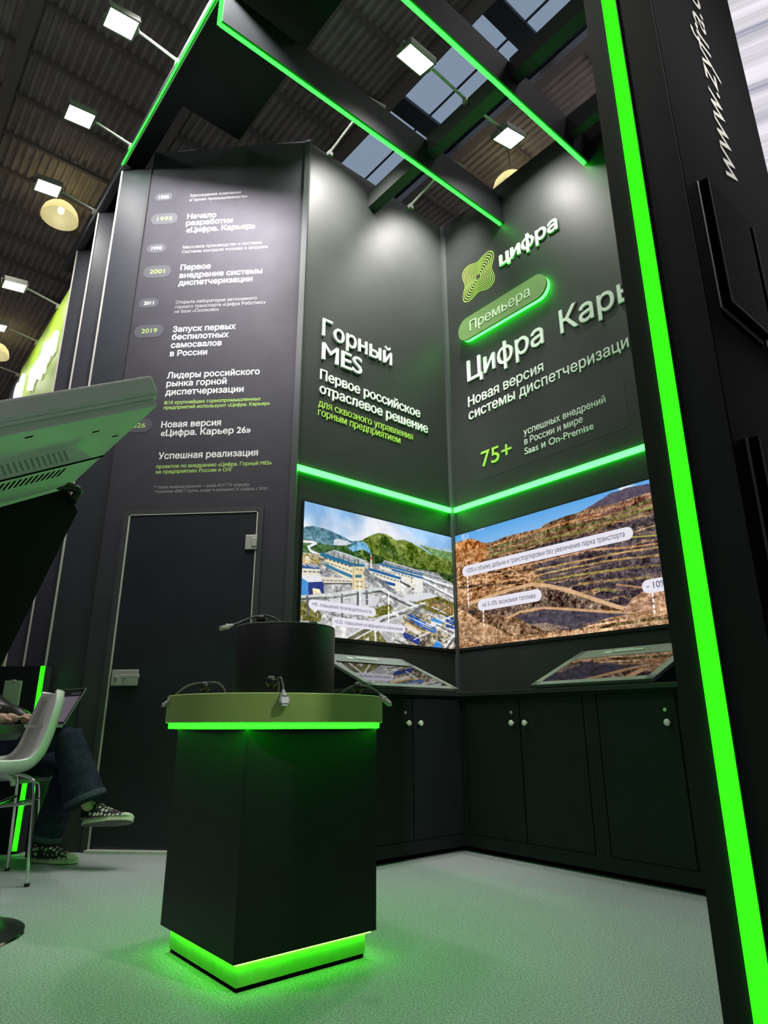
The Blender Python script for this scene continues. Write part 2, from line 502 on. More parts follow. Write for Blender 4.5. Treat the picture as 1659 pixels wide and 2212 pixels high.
# door in the left wall
dx0, dx1, dtop = XL + 0.180, XL + 1.092, 2.103
d = struct(obj('door_1', boxes(((dx0 + 0.012, YT - 0.006, 0.03), (dx1 - 0.012, YT + 0.034, dtop - 0.012))), mat('door_leaf', (0.020, 0.023, 0.030), 0.5, spec=0.25, noise=0.1, nscale=4)), 'plain dark navy door set flush in the timeline wall', 'door')
obj('door_frame', boxes(((dx0 - 0.038, YT - 0.014, 0), (dx0, YT + 0.05, dtop + 0.036)), ((dx1, YT - 0.014, 0), (dx1 + 0.036, YT + 0.05, dtop + 0.036)), ((dx0, YT - 0.014, dtop), (dx1, YT + 0.05, dtop + 0.036))), mat('door_frame_grey', (0.058, 0.06, 0.064), 0.5, spec=0.3), d)
obj('edge_strip', boxes(((dx0, YT - 0.012, 0), (dx0 + 0.009, YT + 0.0, dtop)), ((dx1 - 0.009, YT - 0.012, 0), (dx1, YT + 0.0, dtop)), ((dx0, YT - 0.012, dtop - 0.009), (dx1, YT + 0.0, dtop))), M_EDGE, d)
obj('threshold', boxes(((dx0, YT - 0.05, 0), (dx1, YT + 0.03, 0.018))), M_EDGE, d)
hd = obj('door_handle', boxes(((dx0 + 0.022, YT - 0.022, 0.955), (dx0 + 0.196, YT - 0.006, 1.055), 0.004)), M_STEEL, d)
bm = boxes(((dx0 + 0.096, YT - 0.062, 1.000), (dx0 + 0.222, YT - 0.046, 1.022), 0.004))
tube(bm, [(dx0 + 0.11, YT - 0.022, 1.011), (dx0 + 0.11, YT - 0.058, 1.011)], 0.009)
obj('lever', bm, M_STEEL, hd)
bm = bmn(); tube(bm, [(dx0 + 0.052, YT - 0.021, 1.008), (dx0 + 0.052, YT - 0.034, 1.008)], 0.012)
box(bm, (dx0 + 0.036, YT - 0.04, 1.004), (dx0 + 0.068, YT - 0.032, 1.012))
obj('lock_cylinder', bm, M_STEEL, hd)
for hz in (1.88, 0.3):
    obj('hinge', boxes(((dx1 - 0.075, YT - 0.022, hz - 0.05), (dx1 + 0.004, YT - 0.006, hz + 0.05), 0.003), ((dx1 - 0.03, YT - 0.028, hz - 0.03), (dx1 + 0.006, YT - 0.02, hz + 0.03), 0.002)), M_STEEL, d)

# ------------------------------------------------------------------ canopy over the booth
zc0, zc1 = 0.9, 6.42
struct(mz('ceiling_panel', boxes(((1.105, zc0, 5.32), (1.77, 3.96, 5.36)), ((1.105, 3.96, 5.32), (1.28, zc1, 5.36))), M_BLACK), 'black canopy deck above the left side', 'canopy')
M_BOARD = mat('canopy_board', (0.11, 0.115, 0.12), 0.5, spec=0.3)
struct(mz('ceiling_beam', boxes(((1.085, zc0, 5.185), (1.105, zc1, 5.222)), ((1.093, zc0, 5.222), (1.105, zc1, 5.33)), ((1.085, 4.70, 5.178), (1.125, zc1, 5.185)), ((1.125, 6.38, 5.185), (1.30, 6.42, 5.32))), mat('canopy_board', (0.06, 0.063, 0.066), 0.5, spec=0.2)), 'long grey canopy edge board over the upright panels', 'beam')
struct(mz('ceiling_beam', boxes(((1.085, 4.66, 5.17), (1.145, zc1 - 0.02, 5.178))), M_BOARD), 'pale underside lip of the canopy edge', 'beam')
struct(mz('ceiling_beam', boxes(((1.105, 2.872, 4.897), (MR, 2.912, 5.18))), M_BLACK), 'dark canopy crossbeam carrying a green light line, nearer the back wall', 'beam')
struct(mz('ceiling_beam', boxes(((1.105, 2.022, 4.897), (MR, 2.062, 5.18))), M_BLACK), 'dark canopy crossbeam carrying a green light line, nearer the viewer', 'beam')
M_JOIST = mat('joist_grey', (0.05, 0.055, 0.053), 0.55, spec=0.25)
struct(mz('ceiling_beam', boxes(((2.87, 2.912, 5.05), (2.965, ZB, 5.21))), M_JOIST), 'short dark joist between the back wall and the first crossbeam', 'beam')
struct(mz('ceiling_beam', boxes(((2.87, 2.062, 5.05), (2.965, 2.872, 5.21))), M_JOIST), 'dark joist between the two crossbeams', 'beam')
struct(mz('ceiling_beam', boxes(((2.87, 0.9, 5.05), (2.965, 2.022, 5.21))), M_JOIST), 'dark joist in front of the second crossbeam', 'beam')
struct(mz('ceiling_beam', boxes(((3.55, 0.9, 5.0), (3.62, 2.022, 5.18))), M_JOIST), 'dark joist beside the right wall', 'beam')

def led(label, a, b, m, prof=None, group='green light lines of the booth'):
    t = thing('led_strip_light', label, 'led light', (0, 0, 0), R45, group)
    obj('diffuser', boxes((a, b, 0.002)), m, t)
    if prof: obj('profile', boxes(prof), M_PROFILE, t)
    return t
led('green light line along the left canopy edge above the grey upright panels', (1.0765, zc0, 5.181), (1.0845, 4.69, 5.195), M_LEDB, ((1.0765, zc0, 5.195), (1.0845, 4.69, 5.212)))
obj('profile', boxes(((1.0955, zc0, 5.179), (1.1025, 4.69, 5.185))), mat('lit_rim_white', (0.55, 0.56, 0.55), 0.4), bpy.data.objects['led_strip_light'])  # white strip: the lit rim of the canopy underside put into colour
led('green light line under the crossbeam nearer the back wall', (1.105, 2.888, 4.884), (MR - 0.012, 2.911, 4.897), M_LEDB)
led('green light line under the crossbeam nearer the viewer', (1.105, 2.034, 4.884), (MR - 0.012, 2.061, 4.897), M_LEDB)
led('short upright green light line at the left end of a crossbeam', (1.086, 2.880, 4.880), (1.104, 2.906, 5.178), M_LEDB)
led('green light line on the back wall above the factory screen', (M0 + 0.02, ZB - 0.022, 2.402), (MR - 0.012, ZB - 0.001, 2.440), M_LEDW)
led('green light line on the right wall above the open pit screen', (MR - 0.022, 1.2, 2.402), (MR - 0.001, ZB - 0.024, 2.440), M_LEDW)

# ------------------------------------------------------------------ grey upright panels (left) and the lit facade behind them
M_FIN = mat('upright_panel_grey', (0.040, 0.043, 0.052), 0.5, spec=0.25, noise=0.06, nscale=5)
for zf, x1, lab in ((4.735, XL - 0.024, 'grey upright panel with a pale front edge, the one joining the timeline wall'),
                    (5.352, None, 'grey upright panel with a pale front edge, between the other two panels'),
                    (6.000, None, 'grey upright panel with a pale front edge, the one next to the lit green facade')):
    p = W(1.10, zf, 0)
    x1 = x1 if x1 else p.x + 0.30
    t = thing('upright_panel', lab, 'panel', (p.x, p.y, 0), 0, 'upright panels under the canopy edge')
    obj('board', boxes(((0.008, 0.0, 0.0), (x1 - p.x, 0.03, 5.17))), M_FIN, t)
    obj('edge_strip', boxes(((-0.004, -0.004, 0.0), (0.010, 0.034, 5.165))), M_EDGE, t)
struct(mz('wall_backing', boxes(((1.32, 4.75, 0.0), (1.36, 6.38, 5.30))), M_BLACK), 'black backing behind the upright panels', 'wall')

# logo shape: stacked flower outlines
def flower(k, a, n=72):
    out = []
    for i in range(n):
        t = 2 * PI * i / n
        r = k * (0.835 + 0.165 * math.cos(4 * (t - PI / 4)))
        st = 1.0 + 0.02 * math.cos(2 * (t - a))
        out.append((r * st * math.cos(t), r * st * math.sin(t)))
    return out
def ring_mesh(bm, k, wdt, a, c, ux, uy, un, d0, d1, scx=1, scy=1):
    o = [(x * scx, y * scy) for x, y in flower(k, a)]
    i = [(x * scx, y * scy) for x, y in flower(k - wdt, a)]
    c, ux, uy, un = Vector(c), Vector(ux), Vector(uy), Vector(un)
    n = len(o)
    def V(p, d): return bm.verts.new(c + ux * p[0] + uy * p[1] + un * d)
    O1 = [V(p, d1) for p in o]; I1 = [V(p, d1) for p in i]; O0 = [V(p, d0) for p in o]; I0 = [V(p, d0) for p in i]
    for j in range(n):
        q = (j + 1) % n
        bm.faces.new((O1[j], O1[q], I1[q], I1[j])); bm.faces.new((O0[j], O0[q], O1[q], O1[j])); bm.faces.new((I1[j], I1[q], I0[q], I0[j]))

MF = 1.10
M_FAC = mat('lime_facade', (0.40, 0.62, 0.035), 0.5, noise=0.25, nscale=2)
fw = struct(mz('wall_facade', boxes(((MF, 6.035, 0.0), (MF + 0.06, 8.02, 4.75))), M_FAC), 'bright lime facade with white glowing logo', 'wall')
struct(mz('wall_facade', boxes(((MF, 8.02, 0.0), (MF + 0.06, 8.75, 4.70))), M_FIN), 'dark end of the facade', 'wall')
M_GLOW = emit('backlit_white', (1.0, 1.0, 0.93), 1.3)
fs = thing('facade_sign', 'white glowing logo and lettering on the lime facade', 'sign', W(MF, 7.1, 4.1), R45)
bm = bmn()
for j in range(4): ring_mesh(bm, 0.27 - 0.06 * j, 0.042, PI / 4, (-0.012, 0.62, 0.16), (0, -1, 0), (0, 0, 1), (-1, 0, 0), 0.0, 0.03)
obj('logo', bm, M_GLOW, fs)
lettering('logo_lettering', [('цифра', 0.0, 1.02, 0.0, 0.30)], M_GLOW, W(MF, 7.18, 4.12), -ZV, UP, fs, depth=0.03, lift=0.004, weight=0.02)

# ------------------------------------------------------------------ floodlights
def floodlight(label, base, head, aim, power, size=(0.21, 0.17), group=None, color=(1.0, 0.97, 0.92), spread=170):
    """base = arm foot, head = lamp head (booth axes); aim = direction in booth axes"""
    t = thing('floodlight', label, 'floodlight', (0, 0, 0), R45, group)
    base, head = Vector(base), Vector(head)
    t.location = W(*base)
    rel = head - base
    back = rel - Vector(aim).normalized() * 0.045
    bm = bmn(); tube(bm, [(0, 0, 0.01), back * 0.5 + Vector((0, 0, 0.008)), back], 0.011, 8)
    box(bm, (-0.02, -0.02, -0.03), (0.02, 0.02, 0.012))
    obj('arm', bm, mat('arm_steel', (0.55, 0.56, 0.52), 0.4, metal=0.5), t)
    zv = -Vector(aim).normalized(); xv = Vector((1, 0, 0)); xv = (xv - zv * xv.dot(zv)).normalized(); yv = zv.cross(xv)
    q = Matrix((xv, yv, zv)).transposed()
    M = Matrix.Translation(rel) @ q.to_4x4()
    sx, sy = size
    bm = boxes(((-sx / 2, -sy / 2, 0.006), (sx / 2, sy / 2, 0.05), 0.008), ((-sx / 2, -sy / 2, -0.004), (sx / 2, -sy / 2 + 0.012, 0.01)), ((-sx / 2, sy / 2 - 0.012, -0.004), (sx / 2, sy / 2, 0.01)),
               ((-sx / 2, -sy / 2, -0.004), (-sx / 2 + 0.012, sy / 2, 0.01)), ((sx / 2 - 0.012, -sy / 2, -0.004), (sx / 2, sy / 2, 0.01)), ((-sx / 2 - 0.012, -0.02, -0.004), (-sx / 2, 0.02, 0.05)), ((sx / 2, -0.02, -0.004), (sx / 2 + 0.012, 0.02, 0.05)))
    bmesh.ops.transform(bm, matrix=M, verts=bm.verts)
    obj('housing', bm, mat('flood_housing', (0.22, 0.22, 0.2), 0.4, metal=0.4), t)
    bm = boxes(((-sx / 2 + 0.013, -sy / 2 + 0.013, 0.0), (sx / 2 - 0.013, sy / 2 - 0.013, 0.006)))
    bmesh.ops.transform(bm, matrix=M, verts=bm.verts)
    obj('glass', bm, M_FLOOD, t)
    if power:
        d = q @ Vector((0, 0, -1))
        p = head + d * 0.012
        l = area_lamp('floodlight_beam', W(*p), W(*(p + d)), power, sx * 0.85, sy * 0.85, color, spread)
    return t
GF = 'floodlights on arms along the canopy'
for zf, lab in ((1.71, 'white floodlight on the canopy arm nearest above the viewer'), (2.64, 'white floodlight on a canopy arm above the left frame edge'),
                (3.565, 'white floodlight on an arm from the left canopy edge, topmost one in view'), (4.49, 'white floodlight on an arm from the left canopy edge, second from the top'),
                (5.42, 'white floodlight on an arm just above the cream hall lamp')):
    if zf == 2.64:      # this one is turned to the timeline wall
        floodlight(lab, (1.085, zf, 5.22), (0.68, zf, 5.40), (1.32, 1.2, -0.80), 92.0, group=GF, color=(1.0, 0.94, 0.95), spread=92)
    else:
        floodlight(lab, (1.085, zf, 5.22), (0.68, zf, 5.235), (0.14, -0.05, -1.0), FLOOD_POWER, group=GF, spread=170)
for zf, hh, lab in ((6.43, 4.80, 'white floodlight on an arm over the lime facade, beside the canopy end'), (7.28, 4.78, 'white floodlight on an arm over the middle of the lime facade'),
                    (8.20, 4.76, 'white floodlight on an arm over the far end of the lime facade')):
    floodlight(lab, (1.10, zf, 4.76), (0.69, zf, hh), (0.14, 0.0, -1.0), 6.0, group=GF)
GI = 'floodlights inside the booth'
floodlight('white floodlight on a joist arm, in front of the skylight', (2.87, 2.44, 5.20), (2.36, 2.45, 5.20), (0.0, 0.2, -1.0), 12.0, (0.25, 0.17), GI, spread=110)
floodlight('white floodlight on a joist arm, facing the right wall', (2.965, 2.44, 5.19), (3.37, 2.44, 5.19), (0.25, 0.0, -1.0), 18.0, (0.25, 0.17), GI, spread=150)
floodlight('white floodlight on a wall arm over the back wall, nearer the timeline wall', (2.438, ZB - 0.01, 5.35), (2.438, 3.10, 5.40), (0.18, 0.6, -1.0), FLOOD_IN_POWER, (0.25, 0.17), GI, spread=88)
floodlight('white floodlight on a wall arm over the back wall, nearer the inner corner', (3.366, ZB - 0.01, 5.35), (3.366, 3.10, 5.40), (0.18, 0.6, -1.0), FLOOD_IN_POWER, (0.25, 0.17), GI, spread=88)

# bell lamps hung under the roof
M_BELL = mat('cream_enamel', (0.70, 0.66, 0.42), 0.4)
_nt = M_BELL.node_tree
_tr = _nt.nodes.new('ShaderNodeBsdfTranslucent'); _tr.inputs[0].default_value = (0.75, 0.70, 0.42, 1)
_mx = _nt.nodes.new('ShaderNodeMixShader'); _mx.inputs[0].default_value = 0.6
_nt.links.new(_nt.nodes['Principled BSDF'].outputs[0], _mx.inputs[1]); _nt.links.new(_tr.outputs[0], _mx.inputs[2])
_nt.links.new(_mx.outputs[0], _nt.nodes['Material Output'].inputs[0])
def bell(label, p):
    t = thing('pendant_lamp', label, 'lamp', p, 0, 'cream bell lamps of the hall')
    bm = bmn()
    lathe(bm, [(0.275, 0.0), (0.27, 0.05), (0.245, 0.14), (0.19, 0.215), (0.10, 0.262), (0.055, 0.28), (0.055, 0.34), (0.0, 0.34)])
    obj('lamp_shade', bm, M_BELL, t, smooth=True)
    bm = bmn(); ball(bm, (0, 0, 0.16), 0.048, 16, (1, 1, 1.5)); obj('bulb', bm, M_BULB, t, smooth=True)
    bm = bmn(); tube(bm, [(0, 0, 0.34), (0, 0, HALL_H - p[2])], 0.012, 6); obj('rod', bm, M_ROOFB, t)
    l = bpy.data.lights.new('pendant_lamp_light', 'POINT'); l.energy = 5; l.color = (1, 0.93, 0.7); l.shadow_soft_size = 0.05
    o = bpy.data.objects.new('pendant_lamp_light', l); COL.objects.link(o); o.location = (p[0], p[1], p[2] + 0.05)
bell('cream bell lamp hanging in the dark hall beside the canopy edge', W(1.455, 9.72, 8.36))
bell('cream bell lamp cut by the left frame edge', W(1.50, 14.9, 8.36))
bell('cream bell lamp peeping over the top of the right wall', W(6.40, 4.66, 8.22))

# ------------------------------------------------------------------ raised lettering on the back and right walls
BO, BX = W(M0, ZB, 0), MV
RO, RX = W(MR, ZB, 0), -ZV
GB, GR = 'raised lettering on the back wall', 'raised lettering on the right wall'
def raised(label, lines, m, o, ux, weight, group, depth=0.010):
    return tag(lettering('raised_lettering', lines, m, o, ux, UP, None, depth, 0.001, weight), label, 'lettering', group)
raised('large white raised word, upper line of the heading on the back wall', [('Горный', 0.200, 0.901, 3.556, 0.150)], M_LETTER, BO, BX, 0.008, GB, 0.016)
raised('large white raised capitals, lower line of the heading on the back wall', [('MES', 0.204, 0.587, 3.352, 0.150)], M_LETTER, BO, BX, 0.008, GB, 0.016)
raised('white raised subtitle line directly under the capitals on the back wall', [('Первое российское', 0.196, 1.217, 3.178, 0.084)], M_LETTER, BO, BX, 0.010, GB)
raised('white raised subtitle line just above the lime caption on the back wall', [('отраслевое решение', 0.195, 1.303, 3.060, 0.084)], M_LETTER, BO, BX, 0.010, GB)
raised('lime green raised caption, upper of its two lines on the back wall', [('для сквозного управления', 0.190, 1.131, 2.950, 0.060)], M_LIME, BO, BX, 0.004, GB, 0.006)
raised('lime green raised caption, lowest line on the back wall', [('горным предприятием', 0.189, 0.993, 2.878, 0.060)], M_LIME, BO, BX, 0.004, GB, 0.006)
raised('white raised logo word beside the flower logo on the right wall', [('цифра', 0.677, 1.279, 4.478, 0.135)], M_LETTER, RO, RX, 0.022, GR, 0.016)
raised('largest white raised word just under the lit pill sign', [('Цифра', 0.249, 1.054, 3.540, 0.196)], M_LETTER, RO, RX, 0.010, GR, 0.016)
raised('largest white raised word partly hidden behind the black pillar', [('Карьер', 1.209, 2.130, 3.536, 0.196)], M_LETTER, RO, RX, 0.010, GR, 0.016)
raised('white raised short subtitle line under the largest words on the right wall', [('Новая версия', 0.240, 1.025, 3.302, 0.094)], M_LETTER, RO, RX, 0.006, GR)
raised('white raised long subtitle line running behind the black pillar', [('системы диспетчеризации', 0.240, 1.795, 3.178, 0.094)], M_LETTER, RO, RX, 0.006, GR)
raised('lime green raised number beside three small white lines', [('75+', 0.352, 0.667, 2.714, 0.138)], M_LIME, RO, RX, 0.006, GR, 0.008)
raised('small white raised line, top one of three beside the lime number', [('успешных внедрений', 0.793, 1.503, 2.842, 0.056)], M_LETTER, RO, RX, 0.006, GR, 0.006)
raised('small white raised line, middle one of three beside the lime number', [('в России и мире', 0.793, 1.311, 2.762, 0.056)], M_LETTER, RO, RX, 0.006, GR, 0.006)
raised('small white raised line, bottom one of three beside the lime number', [('Saas и On-Premise', 0.789, 1.390, 2.682, 0.056)], M_LETTER, RO, RX, 0.006, GR, 0.006)
bm = bmn(); prism(bm, rrect(1.42, 0.37, 0.03, 0.94, 2.79), RO, RX, UP, -MV, 0.0004, 0.0012)
obj('printed_card', bm, mat('card_film', (0.028, 0.031, 0.031), 0.45, spec=0.25), wr).matrix_parent_inverse = wr.matrix_basis.inverted()

lg = thing('flower_logo', 'lime flower logo of nested outlines high on the right wall', 'logo', W(MR, ZB - 0.421, 4.528), -R45)
M_LOGO = mat('logo_lime', (0.42, 0.62, 0.10), 0.5)
for j in range(9):
    k = 0.238 - 0.0245 * j
    bm = bmn(); ring_mesh(bm, k, 0.0078, PI / 4, (0, -0.001, 0), (1, 0, 0), (0, 0, 1), (0, -1, 0), 0.0, 0.0015)
    obj('outline_ring', bm, M_LOGO, lg)

pl = thing('pill_sign', 'green lit pill-shaped sign on the right wall', 'light sign', W(MR, ZB - 0.675, 4.03), -R45)
bm = bmn(); prism(bm, rrect(0.95, 0.218, 0.108, 0, 0, 14), (0, 0, 0), (1, 0, 0), (0, 0, 1), (0, -1, 0), 0.036, 0.052)
obj('face_plate', bm, mat('pill_green', (0.15, 0.27, 0.085), 0.5, noise=0.1, nscale=6), pl)
bm = bmn(); prism(bm, rrect(0.944, 0.212, 0.105, 0, 0, 14), (0, 0, 0), (1, 0, 0), (0, 0, 1), (0, -1, 0), 0.001, 0.036)
obj('led_rim', bm, M_LEDW, pl)
lettering('pill_lettering', [('Премьера', -0.335, 0.315, -0.045, 0.098)], mat('pill_text', (0.6, 0.72, 0.55), 0.5), (0, -0.052, 0), (1, 0, 0), (0, 0, 1), None, 0.003, 0.001, 0.002).parent = pl

# ------------------------------------------------------------------ video walls: pictures painted in code on a fine grid
def fractal(shape, seed, octs=(4, 8, 16, 32, 64, 128), fall=0.75):
    rng = np.random.RandomState(seed)
    H, Wd = shape
    out = np.zeros(shape); amp = 1.0; tot = 0
    for o in octs:
        g = rng.rand(o + 2, int(o * Wd / H) + 2) - 0.5
        yy = np.linspace(0, g.shape[0] - 1.001, H); xx = np.linspace(0, g.shape[1] - 1.001, Wd)
        y0 = yy.astype(int); x0 = xx.astype(int); fy = (yy - y0)[:, None]; fx = (xx - x0)[None]
        a = g[y0][:, x0]; b = g[y0][:, x0 + 1]; c = g[y0 + 1][:, x0]; d = g[y0 + 1][:, x0 + 1]
        out += amp * ((a * (1 - fx) + b * fx) * (1 - fy) + (c * (1 - fx) + d * fx) * fy)
        tot += amp; amp *= fall
    return out / tot * 4.0

def paint(layers, u0, u1, h0, h1, step, base, seed):
    nx = int((u1 - u0) / step) + 1; ny = int((h1 - h0) / step) + 1
    X, Y = np.meshgrid(np.linspace(u0, u1, nx), np.linspace(h0, h1, ny))
    img = base(X, Y, (ny, nx))
    N = [fractal((ny, nx), seed + i) for i in range(3)]
    F = [fractal((ny, nx), seed + 9 + i, (32, 64, 128, 200), 0.95) for i in range(2)]
    wob = 5.0
    Xw = X + N[0] * wob; Yw = Y + N[1] * wob
    for li, (kind, pts, rgb, amp, wd) in enumerate(layers):
        p = np.array(pts, float).reshape(-1, 2)
        if kind in 'pb':
            soft = amp > 20
            xx, yy = (Xw, Yw) if soft else (X, Y)
            ins = np.zeros(X.shape, bool)
            q = np.roll(p, -1, 0)
            for (xa, ya), (xb, yb) in zip(p, q):
                if ya == yb: continue
                c = ((ya > yy) != (yb > yy))
                ins ^= c & (xx < (xb - xa) * (yy - ya) / (yb - ya) + xa)
            msk = ins.astype(float)
        else:
            dmin = np.full(X.shape, 1e9); along = np.zeros(X.shape); acc = 0
            xx, yy = (Xw, Yw) if amp > 20 else (X, Y)
            for (xa, ya), (xb, yb) in zip(p[:-1], p[1:]):
                L2 = (xb - xa) ** 2 + (yb - ya) ** 2
                t = np.clip(((xx - xa) * (xb - xa) + (yy - ya) * (yb - ya)) / max(L2, 1e-9), 0, 1)
                dd = np.hypot(xx - xa - t * (xb - xa), yy - ya - t * (yb - ya))
                along = np.where(dd < dmin, acc + t * L2 ** 0.5, along); acc += L2 ** 0.5
                dmin = np.minimum(dmin, dd)
            msk = np.clip((wd / 2 - dmin) / 1.5 + 0.5, 0, 1)
            if kind == 'd': msk *= ((along % 34) < 24)
            elif amp > 20: msk *= np.clip(1.1 + 0.9 * N[2], 0, 1)
        if kind == 'b':
            fr = ((Y + X * 0.03 + N[0] * 26 + F[0] * 9) / wd) % 1.0
            brk = np.clip(0.55 + 0.8 * N[1] + 0.5 * F[1], 0, 1)
            dark = msk * np.clip((0.55 - np.abs(fr - 0.62)) * 2, 0, 1) * 0.38 * brk
            img = img * (1 - dark[..., None] * 0.75)
            msk = msk * np.clip((0.13 - np.abs(fr - 0.15)) * 14, 0, 1) * brk * 0.9
        n = (N[(li + 1) % 3] * 0.7 + F[li % 2] * (1.9 if amp > 20 else 1.0)) * amp
        colr = np.array(rgb, float)[None, None] + n[..., None] * np.array([1.0, 0.97, 0.88])
        img = img * (1 - msk[..., None]) + colr * msk[..., None]
    return X, Y, np.clip(img, 3, 255), nx, ny

def screen_mesh(name, art, org, ux, un, d, parent, strength):
    X, Y, img, nx, ny = art
    ux, un = Vector(ux), Vector(un)
    o = Vector(org)
    co = np.zeros((ny * nx, 3))
    xs, ys = X.ravel() / 1000, Y.ravel() / 1000
    for k in range(3):
        co[:, k] = o[k] + ux[k] * xs + UP[k] * ys + un[k] * d
    ii = np.arange((ny - 1) * (nx - 1)); r, c = ii // (nx - 1), ii % (nx - 1)
    a = r * nx + c
    F = np.stack([a, a + 1, a + nx + 1, a + nx], 1)
    me = bpy.data.meshes.new(name)
    me.vertices.add(len(co)); me.vertices.foreach_set('co', co.ravel())
    me.loops.add(F.size); me.loops.foreach_set('vertex_index', F.ravel().astype(np.int32))
    me.polygons.add(len(F)); me.polygons.foreach_set('loop_start', (np.arange(len(F)) * 4).astype(np.int32))
    me.polygons.foreach_set('loop_total', np.full(len(F), 4, np.int32))
    me.update(calc_edges=True)
    v = img.reshape(-1, 3) / 255.0
    lin = np.where(v <= 0.04045, v / 12.92, ((v + 0.055) / 1.055) ** 2.4)
    at = me.color_attributes.new('picture', 'FLOAT_COLOR', 'POINT')
    at.data.foreach_set('color', np.concatenate([lin, np.ones((len(lin), 1))], 1).ravel().astype(np.float32))
    mt = bpy.data.materials.new(name + '_light'); mt.use_nodes = True
    nt = mt.node_tree; nt.nodes.clear()
    an = nt.nodes.new('ShaderNodeAttribute'); an.attribute_name = 'picture'
    e = nt.nodes.new('ShaderNodeEmission'); e.inputs[1].default_value = strength
    ou = nt.nodes.new('ShaderNodeOutputMaterial')
    nt.links.new(an.outputs['Color'], e.inputs[0]); nt.links.new(e.outputs[0], ou.inputs[0])
    me.materials.append(mt)
    ob = bpy.data.objects.new(name, me); COL.objects.link(ob); ob.parent = parent
    ob.matrix_parent_inverse = parent.matrix_basis.inverted()
    return ob

